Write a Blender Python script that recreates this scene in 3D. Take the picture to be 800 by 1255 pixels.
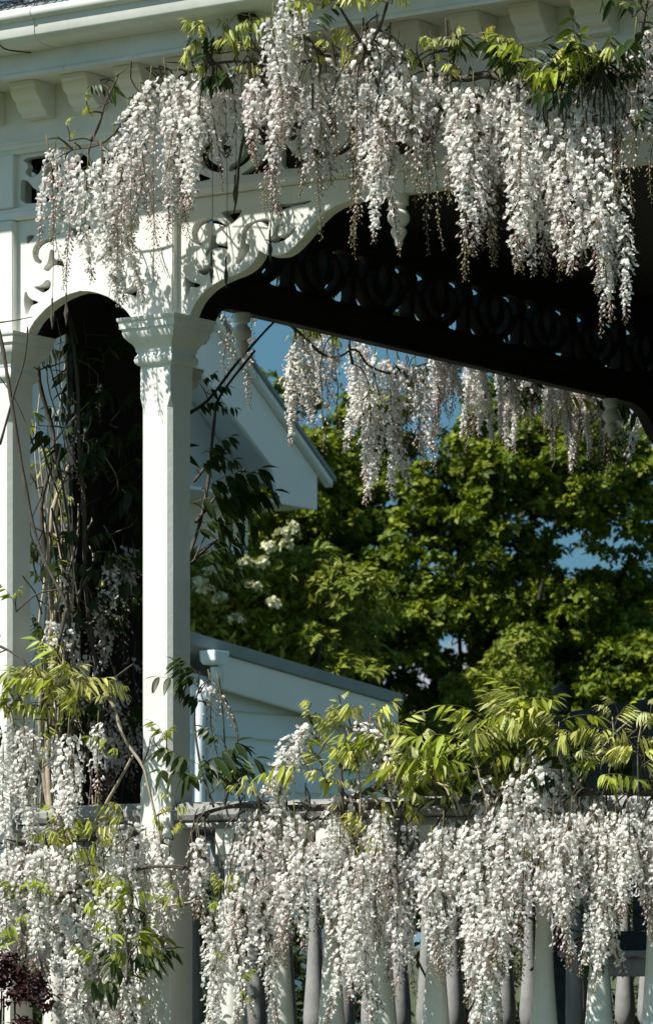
import bpy, bmesh, math, random
import numpy as np
from mathutils import Vector, Matrix, Euler

for o in list(bpy.data.objects): bpy.data.objects.remove(o)
S = bpy.context.scene
COL = S.collection
rnd = random.Random(7)

# ------------------------------------------------------------------ camera
F_PX, TH, CZ = 4813.0, math.radians(33.9), 0.505      # focal length in photo pixels, yaw, eye height
HORIZON = 1160.0
RGT = Vector((math.cos(TH), math.sin(TH))); AXS = Vector((-math.sin(TH), math.cos(TH)))
CAM = -(RGT * ((204 - 400) / F_PX * 12.25) + AXS * 12.25)
cd = bpy.data.cameras.new('camera'); cam = bpy.data.objects.new('camera', cd); COL.objects.link(cam)
cam.location = (CAM.x, CAM.y, CZ); cam.rotation_euler = (math.pi / 2, 0, TH)
cd.sensor_fit = 'HORIZONTAL'; cd.sensor_width = 36.0; cd.lens = F_PX / 800 * 36
cd.shift_y = (HORIZON - 627.5) / 800
cd.clip_start = 0.1; cd.clip_end = 5000
cd.dof.use_dof = True; cd.dof.focus_distance = 12.1; cd.dof.aperture_fstop = 20
S.camera = cam

# ------------------------------------------------------------------ world, sun, exposure
SUN_EL, SUN_AZ = math.radians(52), math.radians(29)     # azimuth: to the left of the veranda front's normal
to_sun = Vector((-math.sin(SUN_AZ) * math.cos(SUN_EL), -math.cos(SUN_AZ) * math.cos(SUN_EL), math.sin(SUN_EL)))
w = bpy.data.worlds.new('World'); S.world = w; w.use_nodes = True
nt = w.node_tree; nt.nodes.clear()
def wn(t, **k):
    n = nt.nodes.new(t)
    for a, b in k.items(): setattr(n, a, b)
    return n
out = wn('ShaderNodeOutputWorld'); bg = wn('ShaderNodeBackground'); bg.inputs[1].default_value = 0.056
sky = wn('ShaderNodeTexSky', sky_type='NISHITA', sun_disc=False, sun_elevation=SUN_EL,
         sun_rotation=math.atan2(to_sun.x, to_sun.y), altitude=0, air_density=1.0, dust_density=0.2, ozone_density=3.0)
tc = wn('ShaderNodeTexCoord'); sp = wn('ShaderNodeSeparateXYZ'); cb = wn('ShaderNodeCombineXYZ')
ma = wn('ShaderNodeMath', operation='MULTIPLY_ADD'); ma.inputs[1].default_value = 0.75; ma.inputs[2].default_value = 0.28
ab = wn('ShaderNodeMath', operation='ABSOLUTE')
nz = wn('ShaderNodeVectorMath', operation='NORMALIZE')
L = nt.links.new
L(tc.outputs['Generated'], sp.inputs[0]); L(sp.outputs[2], ab.inputs[0]); L(ab.outputs[0], ma.inputs[0])
L(sp.outputs[0], cb.inputs[0]); L(sp.outputs[1], cb.inputs[1]); L(ma.outputs[0], cb.inputs[2])
L(cb.outputs[0], nz.inputs[0]); L(nz.outputs[0], sky.inputs['Vector'])
# scattered fair-weather cloud
mp = wn('ShaderNodeMapping'); mp.inputs['Scale'].default_value = (3.0, 3.0, 9.0); mp.inputs['Location'].default_value = (1.35, 0.4, 0.0)
cn = wn('ShaderNodeTexNoise'); cn.inputs['Scale'].default_value = 2.2; cn.inputs['Detail'].default_value = 7; cn.inputs['Roughness'].default_value = 0.55
cr = wn('ShaderNodeValToRGB'); cr.color_ramp.elements[0].position = 0.58; cr.color_ramp.elements[1].position = 0.72
mx = wn('ShaderNodeMix', data_type='RGBA'); mx.inputs[7].default_value = (7.5, 7.6, 7.8, 1)
hs = wn('ShaderNodeHueSaturation'); hs.inputs['Hue'].default_value = 0.462; hs.inputs['Saturation'].default_value = 1.05; hs.inputs['Value'].default_value = 1.12
L(tc.outputs['Generated'], mp.inputs[0]); L(mp.outputs[0], cn.inputs['Vector']); 
hz = wn('ShaderNodeMapRange'); hz.inputs[1].default_value = 0.13; hz.inputs[2].default_value = 0.07; hz.inputs[3].default_value = 0.0; hz.inputs[4].default_value = 0.13
ad = wn('ShaderNodeMath', operation='ADD')                 # more cloud low down, all round the horizon
L(ab.outputs[0], hz.inputs[0]); L(cn.outputs[0], ad.inputs[0]); L(hz.outputs[0], ad.inputs[1]); L(ad.outputs[0], cr.inputs[0])
L(sky.outputs[0], hs.inputs['Color']); L(hs.outputs[0], mx.inputs[6]); L(cr.outputs[0], mx.inputs[0])
L(mx.outputs[2], bg.inputs[0]); L(bg.outputs[0], out.inputs[0])
sd = bpy.data.lights.new('sun', 'SUN'); sd.energy = 5.0; sd.angle = math.radians(0.53); sd.color = (1, 0.955, 0.87)
so = bpy.data.objects.new('sun', sd); COL.objects.link(so); so.rotation_euler = to_sun.to_track_quat('Z', 'Y').to_euler()
so.location = (-6, -12, 16)
vs = S.view_settings; vs.view_transform = 'Standard'; vs.look = 'None'; vs.gamma = 1; vs.use_curve_mapping = False
vs.exposure = 0.62
S.render.engine = 'CYCLES'
S.cycles.max_bounces = 8; S.cycles.diffuse_bounces = 3; S.cycles.transmission_bounces = 4; S.cycles.transparent_max_bounces = 8

# ------------------------------------------------------------------ pixel -> point helpers (a plane of the place gives the distance)
def ray(x, y):
    d = RGT * ((x - 400) / F_PX) + AXS
    return Vector((d.x, d.y, (HORIZON - y) / F_PX))
C3 = Vector((CAM.x, CAM.y, CZ))
def Pv(x, y, v): r = ray(x, y); return C3 + r * ((v - C3.y) / r.y)
def Pu(x, y, u): r = ray(x, y); return C3 + r * ((u - C3.x) / r.x)
def Pd(x, y, d): return C3 + ray(x, y) * d

# ------------------------------------------------------------------ object helpers
WM = {}
def setp(o, parent):
    if parent is not None:
        o.parent = parent; o.matrix_parent_inverse = WM[parent.name].inverted()
def link(o, parent=None):
    COL.objects.link(o); WM[o.name] = o.matrix_basis.copy(); setp(o, parent); return o
def thing(name, label, cat, loc=(0, 0, 0), group=None):
    o = bpy.data.objects.new(name, None); o.location = loc; o.empty_display_size = 0.1
    o['label'] = label; o['category'] = cat
    if group: o['group'] = group
    return link(o)
class MB:
    def __init__(s): s.v = []; s.f = []; s.c = []
    def add(s, vs, fs, col=None):
        b = len(s.v); s.v += [tuple(p) for p in vs]; s.f += [tuple(i + b for i in f) for f in fs]
        if col is not None: s.c += [col] * len(vs)
        return s
    def box(s, a, b):
        (x0, y0, z0), (x1, y1, z1) = a, b
        return s.add([(x0, y0, z0), (x1, y0, z0), (x1, y1, z0), (x0, y1, z0), (x0, y0, z1), (x1, y0, z1), (x1, y1, z1), (x0, y1, z1)],
              [(0, 3, 2, 1), (4, 5, 6, 7), (0, 1, 5, 4), (1, 2, 6, 5), (2, 3, 7, 6), (3, 0, 4, 7)])
    def tube(s, pts, r0, r1=None, sides=6, col=None, smooth=True, knob=0.0):
        pts = [Vector(p) for p in pts]
        if smooth and len(pts) > 2: pts = catmull(pts, 5)
        r1 = r0 if r1 is None else r1; n = len(pts); vs = []; fs = []
        up = Vector((0.13, 0.31, 0.94))
        for i, p in enumerate(pts):
            t = (pts[min(i + 1, n - 1)] - pts[max(i - 1, 0)])
            t = t.normalized() if t.length > 1e-9 else Vector((0, 0, 1))
            a = t.cross(up)
            if a.length < 0.05: a = t.cross(Vector((1, 0, 0)))
            a.normalize(); b = t.cross(a)
            r = r0 + (r1 - r0) * i / max(1, n - 1)
            if knob: r *= 1 + knob * (rnd.random() - 0.35)
            for k in range(sides):
                q = 2 * math.pi * k / sides
                vs.append(p + a * (r * math.cos(q)) + b * (r * math.sin(q)))
        for i in range(n - 1):
            for k in range(sides):
                k2 = (k + 1) % sides
                fs.append((i * sides + k, i * sides + k2, (i + 1) * sides + k2, (i + 1) * sides + k))
        fs.append(tuple(range(sides))[::-1]); fs.append(tuple((n - 1) * sides + k for k in range(sides)))
        return s.add(vs, fs, col)
    def lathe(s, prof, cx, cy, seg=20):
        vs = []; fs = []; n = len(prof)
        for r, z in prof:
            for k in range(seg):
                a = 2 * math.pi * k / seg; vs.append((cx + r * math.cos(a), cy + r * math.sin(a), z))
        for i in range(n - 1):
            for k in range(seg):
                k2 = (k + 1) % seg
                fs.append((i * seg + k, i * seg + k2, (i + 1) * seg + k2, (i + 1) * seg + k))
        fs.append(tuple(range(seg))[::-1]); fs.append(tuple((n - 1) * seg + k for k in range(seg)))
        return s.add(vs, fs)
    def sweep(s, prof, axis, a, b):
        """profile of (outward coordinate, z) swept along the u axis ('u') or v axis ('v')"""
        n = len(prof)
        if axis == 'u': vs = [(a, p, z) for p, z in prof] + [(b, p, z) for p, z in prof]
        else: vs = [(p, a, z) for p, z in prof] + [(p, b, z) for p, z in prof]
        fs = [(i, (i + 1) % n, n + (i + 1) % n, n + i) for i in range(n)]
        fs += [tuple(range(n))[::-1], tuple(range(n, 2 * n))]
        return s.add(vs, fs)
    def mesh(s, name, mat, smooth=False, angle=None, bevel=0.0):
        me = bpy.data.meshes.new(name); me.from_pydata(s.v, [], s.f)
        if s.c:
            at = me.color_attributes.new('Col', 'FLOAT_COLOR', 'POINT')
            at.data.foreach_set('color', np.array([(c[0], c[1], c[2], 1.0) for c in s.c], dtype=np.float32).ravel())
        bm = bmesh.new(); bm.from_mesh(me)
        if bevel:
            bmesh.ops.bevel(bm, geom=[e for e in bm.edges if len(e.link_faces) == 2 and e.calc_face_angle(0) > 0.6],
                            offset=bevel, segments=2, affect='EDGES', clamp_overlap=True)
        if not s.c: bmesh.ops.recalc_face_normals(bm, faces=bm.faces)
        bm.to_mesh(me); bm.free()
        if smooth: me.shade_smooth()
        if angle: me.shade_smooth(); me.set_sharp_from_angle(angle=angle)
        me.materials.append(mat); return me
    def build(s, name, mat, parent=None, **k):
        me = s.mesh(name, mat, **k)
        co = np.empty(len(me.vertices) * 3, dtype=np.float32); me.vertices.foreach_get('co', co); co = co.reshape(-1, 3)
        c = (co.min(0) + co.max(0)) / 2
        me.transform(Matrix.Translation(-Vector(c.tolist())))
        o = bpy.data.objects.new(name, me); o.location = c.tolist()
        return link(o, parent)
def catmull(p, k):
    r = []; n = len(p)
    for i in range(n - 1):
        a, b, c, d = p[max(i - 1, 0)], p[i], p[i + 1], p[min(i + 2, n - 1)]
        for j in range(k):
            t = j / k
            r.append(0.5 * ((2 * b) + (c - a) * t + (2 * a - 5 * b + 4 * c - d) * t * t + (3 * b - a - 3 * c + d) * t ** 3))
    r.append(p[-1]); return r

# ------------------------------------------------------------------ materials
def mat_base(name):
    m = bpy.data.materials.new(name); m.use_nodes = True; t = m.node_tree
    return m, t, t.nodes['Principled BSDF']
def nn(t, ty, **k):
    n = t.nodes.new(ty)
    for a, b in k.items(): setattr(n, a, b)
    return n
def noise(t, scale, detail=5, rough=0.6, vec=None, stretch=None):
    tcn = nn(t, 'ShaderNodeTexCoord'); n = nn(t, 'ShaderNodeTexNoise')
    n.inputs['Scale'].default_value = scale; n.inputs['Detail'].default_value = detail; n.inputs['Roughness'].default_value = rough
    if stretch:
        mpn = nn(t, 'ShaderNodeMapping'); mpn.inputs['Scale'].default_value = stretch
        t.links.new(tcn.outputs['Object'], mpn.inputs[0]); t.links.new(mpn.outputs[0], n.inputs['Vector'])
    else: t.links.new(tcn.outputs['Object'], n.inputs['Vector'])
    return n
def surface(name, c0, c1, scale=6, lo=0.35, hi=0.7, rough=0.5, bump=0.15, bscale=40, stretch=None, bdist=0.004, streak=None):
    m, t, b = mat_base(name)
    n = noise(t, scale, 6, 0.65, stretch=stretch); r = nn(t, 'ShaderNodeValToRGB')
    r.color_ramp.elements[0].position = lo; r.color_ramp.elements[1].position = hi
    r.color_ramp.elements[0].color = (*c0, 1); r.color_ramp.elements[1].color = (*c1, 1)
    t.links.new(n.outputs[0], r.inputs[0]); colo = r.outputs[0]
    if streak:
        n2 = noise(t, 26, 4, 0.7, stretch=(1, 1, 0.07)); r2 = nn(t, 'ShaderNodeValToRGB')
        r2.color_ramp.elements[0].position = 0.60; r2.color_ramp.elements[1].position = 0.78
        x = nn(t, 'ShaderNodeMix', data_type='RGBA'); x.inputs[7].default_value = (*streak, 1)
        sc = nn(t, 'ShaderNodeMath', operation='MULTIPLY'); sc.inputs[1].default_value = 0.6
        t.links.new(n2.outputs[0], r2.inputs[0]); t.links.new(r2.outputs[0], sc.inputs[0]); t.links.new(sc.outputs[0], x.inputs[0])
        t.links.new(colo, x.inputs[6]); colo = x.outputs[2]
    t.links.new(colo, b.inputs['Base Color'])
    b.inputs['Roughness'].default_value = rough
    n3 = noise(t, bscale, 4, 0.6, stretch=stretch); bp = nn(t, 'ShaderNodeBump'); bp.inputs['Strength'].default_value = bump; bp.inputs['Distance'].default_value = bdist
    t.links.new(n3.outputs[0], bp.inputs['Height']); t.links.new(bp.outputs[0], b.inputs['Normal'])
    return m
def leafy(name, trans=0.35, rough=0.5, spec=0.3, vary=0.25, tint=(1, 1, 1)):
    """colour comes from the Col attribute; light passes through the blade"""
    m, t, b = mat_base(name)
    a = nn(t, 'ShaderNodeVertexColor', layer_name='Col'); oi = nn(t, 'ShaderNodeObjectInfo')
    mr = nn(t, 'ShaderNodeMapRange'); mr.inputs[3].default_value = 1 - vary; mr.inputs[4].default_value = 1 + vary * 0.4
    hv = nn(t, 'ShaderNodeHueSaturation'); t.links.new(oi.outputs['Random'], mr.inputs[0]); t.links.new(mr.outputs[0], hv.inputs['Value'])
    t.links.new(a.outputs[0], hv.inputs['Color']); t.links.new(hv.outputs[0], b.inputs['Base Color'])
    b.inputs['Roughness'].default_value = rough; b.inputs['Specular IOR Level'].default_value = spec
    tr = nn(t, 'ShaderNodeBsdfTranslucent'); mxs = nn(t, 'ShaderNodeMixShader'); mxs.inputs[0].default_value = trans
    mu = nn(t, 'ShaderNodeMix', data_type='RGBA', blend_type='MULTIPLY'); mu.inputs[0].default_value = 1; mu.inputs[7].default_value = (*tint, 1)
    t.links.new(hv.outputs[0], mu.inputs[6]); t.links.new(mu.outputs[2], tr.inputs[0])
    t.links.new(b.outputs[0], mxs.inputs[1]); t.links.new(tr.outputs[0], mxs.inputs[2]); t.links.new(mxs.outputs[0], t.nodes['Material Output'].inputs[0])
    return m
PAINT = surface('white_paint', (0.66, 0.66, 0.60), (0.78, 0.785, 0.74), 5, 0.25, 0.6, 0.45, 0.22, 55, streak=(0.46, 0.44, 0.37))
GUTTER = surface('gutter_paint', (0.56, 0.57, 0.53), (0.72, 0.73, 0.69), 4, 0.3, 0.65, 0.35, 0.06, 40, streak=(0.36, 0.34, 0.28))
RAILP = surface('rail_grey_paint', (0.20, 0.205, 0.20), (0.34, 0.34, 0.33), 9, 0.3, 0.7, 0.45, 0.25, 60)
SHADEWOOD = surface('shade_blackened_timber', (0.008, 0.0075, 0.006), (0.018, 0.016, 0.013), 8, 0.3, 0.7, 0.75, 0.2, 50)  # near-black colour stands in for shade on the veranda's inside faces
DECKW = surface('deck_timber', (0.045, 0.04, 0.034), (0.09, 0.08, 0.066), 6, 0.3, 0.7, 0.7, 0.3, 40, stretch=(0.3, 3, 3))
ROOFM = surface('roof_iron', (0.16, 0.20, 0.20), (0.23, 0.27, 0.27), 3, 0.3, 0.7, 0.45, 0.1, 30)
ROOF2 = surface('grey_green_roof', (0.17, 0.22, 0.225), (0.24, 0.28, 0.285), 3, 0.3, 0.7, 0.55, 0.1, 30)
HOUSEP = surface('house_white_paint', (0.74, 0.77, 0.78), (0.83, 0.85, 0.85), 2.5, 0.3, 0.7, 0.5, 0.12, 40)
BOARDP = surface('weatherboard_pale_blue_paint', (0.66, 0.75, 0.80), (0.74, 0.82, 0.86), 2.5, 0.3, 0.7, 0.5, 0.12, 40)
BARK = surface('wisteria_bark', (0.03, 0.025, 0.02), (0.10, 0.084, 0.062), 30, 0.3, 0.7, 0.85, 0.6, 90, stretch=(3, 3, 0.6))
PALEBARK = surface('dry_pale_stem', (0.24, 0.20, 0.14), (0.42, 0.36, 0.27), 30, 0.3, 0.7, 0.8, 0.5, 90)
TREEBARK = surface('tree_bark', (0.025, 0.02, 0.016), (0.07, 0.058, 0.045), 12, 0.3, 0.7, 0.9, 0.6, 30)
GREYWOOD = surface('weathered_grey_timber', (0.24, 0.24, 0.225), (0.42, 0.42, 0.39), 14, 0.3, 0.7, 0.75, 0.5, 60, stretch=(3, 3, 0.4))
DIMWOOD = surface('shade_dimmed_timber', (0.035, 0.045, 0.045), (0.075, 0.09, 0.088), 18, 0.35, 0.65, 0.8, 0.4, 60)  # bench back coloured dim, its shade put into the timber
REDWOOD = surface('red_brown_timber', (0.05, 0.02, 0.014), (0.10, 0.04, 0.028), 10, 0.3, 0.7, 0.7, 0.4, 50)
SOILG = surface('garden_ground', (0.035, 0.05, 0.015), (0.075, 0.085, 0.035), 1.4, 0.35, 0.65, 0.95, 0.6, 12, bdist=0.03)
BLACKNET = surface('black_net', (0.012, 0.012, 0.013), (0.022, 0.022, 0.023), 10, rough=0.6)
PETAL = leafy('wisteria_petal', 0.45, 0.6, 0.15, 0.05)
LEAF = leafy('wisteria_leaf', 0.42, 0.42, 0.4, 0.3, (1.0, 1.0, 0.55))
TLEAF = leafy('tree_leaf', 0.25, 0.55, 0.22, 0.0, (1.0, 1.0, 0.5))

# ------------------------------------------------------------------ ground
g = MB(); gs = 3000
g.add([(-gs, -gs, -1), (gs, -gs, -1), (gs, gs, -1), (-gs, gs, -1)], [(0, 1, 2, 3)])
go = g.build('ground', SOILG); go['kind'] = 'structure'

# ------------------------------------------------------------------ the veranda
VER = thing('veranda', 'white painted timber veranda corner with fretwork brackets, chamfered posts and turned balustrade', 'veranda', (0, 0, 0))
LU = -0.633                                    # corner post
SV1, SV2 = 0.815, 4.75                         # posts along the side
FU2 = 3.95                                     # next front post (beyond the frame)
POSTW = 0.058

def post_mesh(name, zb=-0.02):
    m = MB(); h = POSTW; c = 0.013
    secs = [(zb, h, 0.0005), (1.01, h, 0.0005), (1.045, h, c), (2.18, h, c), (2.215, h, 0.0005), (2.36, h, 0.0005)]
    vs = []; fs = []
    for z, a, k in secs:
        vs += [(-a + k, -a, z), (a - k, -a, z), (a, -a + k, z), (a, a - k, z), (a - k, a, z), (-a + k, a, z), (-a, a - k, z), (-a, -a + k, z)]
    n = 8
    for i in range(len(secs) - 1):
        for k in range(n): fs.append((i * n + k, i * n + (k + 1) % n, (i + 1) * n + (k + 1) % n, (i + 1) * n + k))
    fs += [tuple(range(n))[::-1], tuple((len(secs) - 1) * n + k for k in range(n))]
    m.add(vs, fs); return m.mesh(name, PAINT)
def square_stack(prof, name, mat):
    vs = []; fs = []
    for h, z in prof: vs += [(-h, -h, z), (h, -h, z), (h, h, z), (-h, h, z)]
    for i in range(len(prof) - 1):
        for k in range(4): fs.append((i * 4 + k, i * 4 + (k + 1) % 4, i * 4 + 4 + (k + 1) % 4, i * 4 + 4 + k))
    fs += [(3, 2, 1, 0), tuple(len(prof) * 4 - 4 + k for k in range(4))]
    m = MB(); m.add(vs, fs)
    return m.mesh(name, mat, angle=math.radians(38))
CAPP = [(0.059, 2.312), (0.066, 2.316), (0.0705, 2.322), (0.0725, 2.331), (0.0705, 2.340), (0.066, 2.345), (0.0645, 2.352), (0.068, 2.357), (0.0685, 2.362),
        (0.0715, 2.372), (0.078, 2.382), (0.0875, 2.391), (0.0945, 2.400), (0.0985, 2.411), (0.0995, 2.421), (0.0995, 2.4235), (0.1055, 2.4255), (0.1065, 2.446), (0.1095, 2.448), (0.1115, 2.4525), (0.1115, 2.460)]
pm = post_mesh('post'); cm = square_stack(CAPP, 'capital', PAINT)
for (pu, pv) in ((0, 0), (LU, 0), (LU, SV1), (LU, SV2), (FU2, 0)):
    p = bpy.data.objects.new('post', pm); p.location = (pu, pv, 0); link(p, VER)
    c = bpy.data.objects.new('capital', cm); c.location = (pu, pv, 0); link(c, p)

def fret(outline, holes, thick, face, axis, name, mat, parent, bevel=0.0018):
    """a sawn board: outline and holes in (along, z); axis 'u' = in the front, 'v' = in the side"""
    cu = bpy.data.curves.new(name, 'CURVE'); cu.dimensions = '2D'; cu.fill_mode = 'BOTH'; cu.extrude = thick / 2 - bevel; cu.bevel_depth = bevel; cu.bevel_resolution = 0; cu.offset = -bevel
    for poly in [outline] + holes:
        s = cu.splines.new('POLY'); s.points.add(len(poly) - 1); s.use_cyclic_u = True
        for i, (a, b) in enumerate(poly): s.points[i].co = (a, b, 0, 1)
    tmp = bpy.data.objects.new(name, cu); me = bpy.data.meshes.new_from_object(tmp)
    bpy.data.objects.remove(tmp); bpy.data.curves.remove(cu)
    m = MB()
    for q in me.vertices:
        x, y, z = q.co
        m.v.append((x, face + thick / 2 + z, y) if axis == 'u' else (face - thick / 2 + z, x, y))
    m.f = [tuple(p.vertices) for p in me.polygons]; bpy.data.meshes.remove(me)
    return m.build(name, mat, parent)
def chaikin(p, it=1):
    for _ in range(it):
        r = []
        for i in range(len(p)):
            a, b = p[i], p[(i + 1) % len(p)]
            r += [(a[0] * .8 + b[0] * .2, a[1] * .8 + b[1] * .2), (a[0] * .2 + b[0] * .8, a[1] * .2 + b[1] * .8)]
        p = r
    return p
FB = -0.03
def z2(lst, ox, oy): 
    r = []
    for a, b in lst:
        p = Pv(a / 5 + ox, b / 5 + oy, FB); r.append((p.x, p.z))
    return r
ZT = 2.822
# long bracket of the wide bay, from post (u=0.06) to pendant (u=0.857)
curve_px = [(232, 388), (236, 378), (240, 370), (246, 362), (254, 354), (262, 348.5), (270, 344), (280, 339.5), (290, 336), (299, 331.5), (306, 326), (311, 320.5), (315, 314), (318, 307),
            (323, 310.5), (331, 313), (340, 313), (347, 311.5), (354, 307.5), (361, 301.5), (369, 293), (378, 282.5), (388, 270), (399, 259.5), (411, 252), (425, 246.5), (442, 242.5)]
low = [(Pv(a, b, FB).x, Pv(a, b, FB).z) for a, b in curve_px]
B_OUT = [(0.04, ZT), (0.04, 2.455), (low[0][0], 2.455)] + low[1:] + [(0.80, 2.757), (0.90, 2.757), (0.90, ZT)]
o5 = (220, 230)
B_HOLES = [
 [(75, 280), (82, 240), (100, 213), (140, 188), (190, 186), (245, 205), (302, 242), (240, 222), (175, 212), (130, 235), (106, 285), (116, 330), (146, 345), (112, 360), (84, 335)],
 [(195, 290), (223, 290), (222, 338), (250, 352), (275, 340), (292, 322), (296, 384), (270, 368), (240, 364), (205, 372), (180, 395), (165, 425), (158, 400), (185, 350)],
 [(105, 508), (150, 495), (178, 470), (200, 438), (214, 446), (185, 500), (168, 532), (138, 538)],
 [(35, 540), (60, 572), (132, 592), (108, 611), (64, 604), (52, 655), (38, 690), (26, 700), (38, 640)],
 [(248, 145), (392, 124), (352, 188), (312, 226), (280, 182)],
 [(338, 466), (366, 405), (382, 270), (405, 228), (455, 204), (515, 188), (547, 190), (546, 235), (525, 238), (503, 206), (462, 214), (425, 246), (405, 285), (404, 350), (431, 332), (424, 385), (392, 435), (368, 466)],
 [(560, 100), (690, 96), (815, 72), (780, 96), (665, 118), (600, 150), (588, 122)],
 [(518, 318), (556, 318), (598, 228), (613, 220), (592, 304), (650, 282), (696, 244), (716, 236), (690, 284), (640, 322), (580, 340)],
]
BH = [chaikin(z2(h, *o5)) for h in B_HOLES]
bb = fret(B_OUT, BH, 0.05, FB, 'u', 'fretwork_bracket', PAINT, VER)
# arch of the narrow bay between the paired posts
arch_px = [(33, 409), (37, 402), (42, 394), (49, 386), (56, 378.5), (66, 370.5), (76, 364.5), (86, 360), (96, 357.3)]
la = [(Pv(a, b, FB).x, Pv(a, b, FB).z) for a, b in arch_px]
MID = (LU + 0) / 2
la[0] = (la[0][0], 2.455)
half = la + [(MID, la[-1][1] + 0.002)]
A_OUT = [(LU + 0.04, ZT), (LU + 0.04, 2.455)] + half + [(2 * MID - a, b) for a, b in half[:-1][::-1]] + [(-0.04, 2.455), (-0.04, ZT)]
A_H = [
 [(148, 300), (158, 262), (175, 238), (215, 212), (288, 204), (268, 226), (218, 245), (188, 278), (182, 328), (210, 352), (186, 372), (160, 352)],
 [(258, 280), (281, 280), (281, 335), (305, 345), (328, 335), (346, 388), (305, 372), (275, 378), (242, 416), (215, 400), (246, 360)],
 [(152, 508), (205, 500), (238, 462), (262, 478), (254, 520), (210, 548)],
 [(105, 528), (130, 580), (192, 602), (140, 622), (126, 660), (110, 692), (95, 600)],
 [(112, 190), (166, 188), (115, 250)],
]
AH = [chaikin(z2(h, 10, 250)) for h in A_H]
AH += [[(2 * MID - a, b) for a, b in h][::-1] for h in AH]
AH.append(chaikin([(MID - .05, 2.775), (MID, 2.79), (MID + .05, 2.775), (MID + .012, 2.745), (MID, 2.70), (MID - .012, 2.745)]))
fret(A_OUT, AH, 0.05, FB, 'u', 'fretwork_arch', PAINT, VER)
# the mirrored bracket at the far end of the front (beyond the frame)
fret([(FU2 - a, b) for a, b in B_OUT], [[(FU2 - a, b) for a, b in h] for h in BH], 0.05, FB, 'u', 'fretwork_bracket', PAINT, VER)
# side brackets, inside face coloured near-black for its shade
SFACE = LU + 0.025; SDZ = -0.045
BX = 0.52
fret([(SV1 + a * BX, b + SDZ) for a, b in B_OUT], [[(SV1 + a * BX, b + SDZ) for a, b in h] for h in BH], 0.05, SFACE, 'v', 'fretwork_bracket', SHADEWOOD, VER)
fret([(SV2 - a, b + SDZ) for a, b in B_OUT], [[(SV2 - a, b + SDZ) for a, b in h] for h in BH], 0.05, SFACE, 'v', 'fretwork_bracket', SHADEWOOD, VER)
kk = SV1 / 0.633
fret([((a - LU) * kk, b + SDZ) for a, b in A_OUT], [[((a - LU) * kk, b + SDZ) for a, b in h] for h in AH], 0.05, SFACE, 'v', 'fretwork_arch', SHADEWOOD, VER)

# pilaster boards over the posts
for pu in (0, LU, FU2):
    MB().box((pu - 0.066, -0.056, 2.4605), (pu + 0.066, 0.05, 2.8215)).build('pilaster_board', PAINT, VER, bevel=0.003)
    MB().box((pu - 0.066, -0.052, 2.8625), (pu + 0.066, 0.045, 3.033)).build('frieze_stile', PAINT, VER, bevel=0.003)
for pv in (SV1, SV2):
    MB().box((LU - 0.05, pv - 0.06, 2.4605), (LU + 0.045, pv + 0.06, 2.79)).build('pilaster_board', SHADEWOOD, VER, bevel=0.003)
# flat beam between pendants, moulded rails
MB().box((0.9005, FB, 2.757), (FU2 - 0.9005, FB + 0.05, ZT)).build('beam', PAINT, VER, bevel=0.003)
MB().sweep([(-0.046, 2.8225), (-0.052, 2.826), (-0.052, 2.846), (-0.046, 2.85), (-0.042, 2.862), (0.05, 2.862), (0.05, 2.8225)], 'u', LU - 0.07, FU2 + 0.08).build('frieze_rail', PAINT, VER)
MB().sweep([(-0.042, 3.0335), (-0.046, 3.045), (-0.052, 3.049), (-0.052, 3.060), (-0.060, 3.064), (-0.060, 3.070), (0.05, 3.070), (0.05, 3.0335)], 'u', LU - 0.07, FU2 + 0.08).build('frieze_rail', PAINT, VER)
# pierced frieze
MOT = [
 [(-.98, .06), (-.98, .55), (-.86, .50), (-.74, .30), (-.48, .14), (-.28, .05), (-.6, .03)],
 [(-.96, .95), (-.6, .97), (-.28, .90), (-.5, .84), (-.62, .74), (-.68, .6), (-.8, .55), (-.91, .66), (-.84, .8)],
 [(-.60, .52), (-.5, .32), (-.3, .2), (-.06, .13), (-.06, .25), (-.24, .33), (-.37, .45), (-.39, .6), (-.28, .74), (-.45, .77), (-.57, .68)],
]
MOT2 = [[(0, .93), (.13, .78), (.16, .62), (.08, .48), (0, .36), (-.08, .48), (-.16, .62), (-.13, .78)]]
def frieze_holes(a0, a1, z0, z1, cell):
    n = max(1, round((a1 - a0) / cell)); wd = (a1 - a0) / n; hs_ = []
    for i in range(n):
        cx = a0 + wd * (i + 0.5)
        def T(h, s=1): return [(cx + s * x * wd * 0.47, z0 + 0.012 + y * (z1 - z0 - 0.024)) for x, y in h]
        for h in MOT: hs_ += [chaikin(T(h)), chaikin(T(h, -1)[::-1])]
        for h in MOT2: hs_.append(chaikin(T(h)))
    return hs_
def frieze(a0, a1, z0, z1, axis, face, mat, cell=0.37, th=0.028):
    fret([(a0, z0), (a1, z0), (a1, z1), (a0, z1)], frieze_holes(a0, a1, z0, z1, cell), th, face, axis, 'fretwork_frieze', mat, VER, bevel=0.0012)
frieze(LU + 0.055, -0.055, 2.855, 3.04, 'u', -0.028, PAINT, 0.52)
frieze(0.055, FU2 - 0.055, 2.855, 3.04, 'u', -0.028, PAINT)
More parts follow.
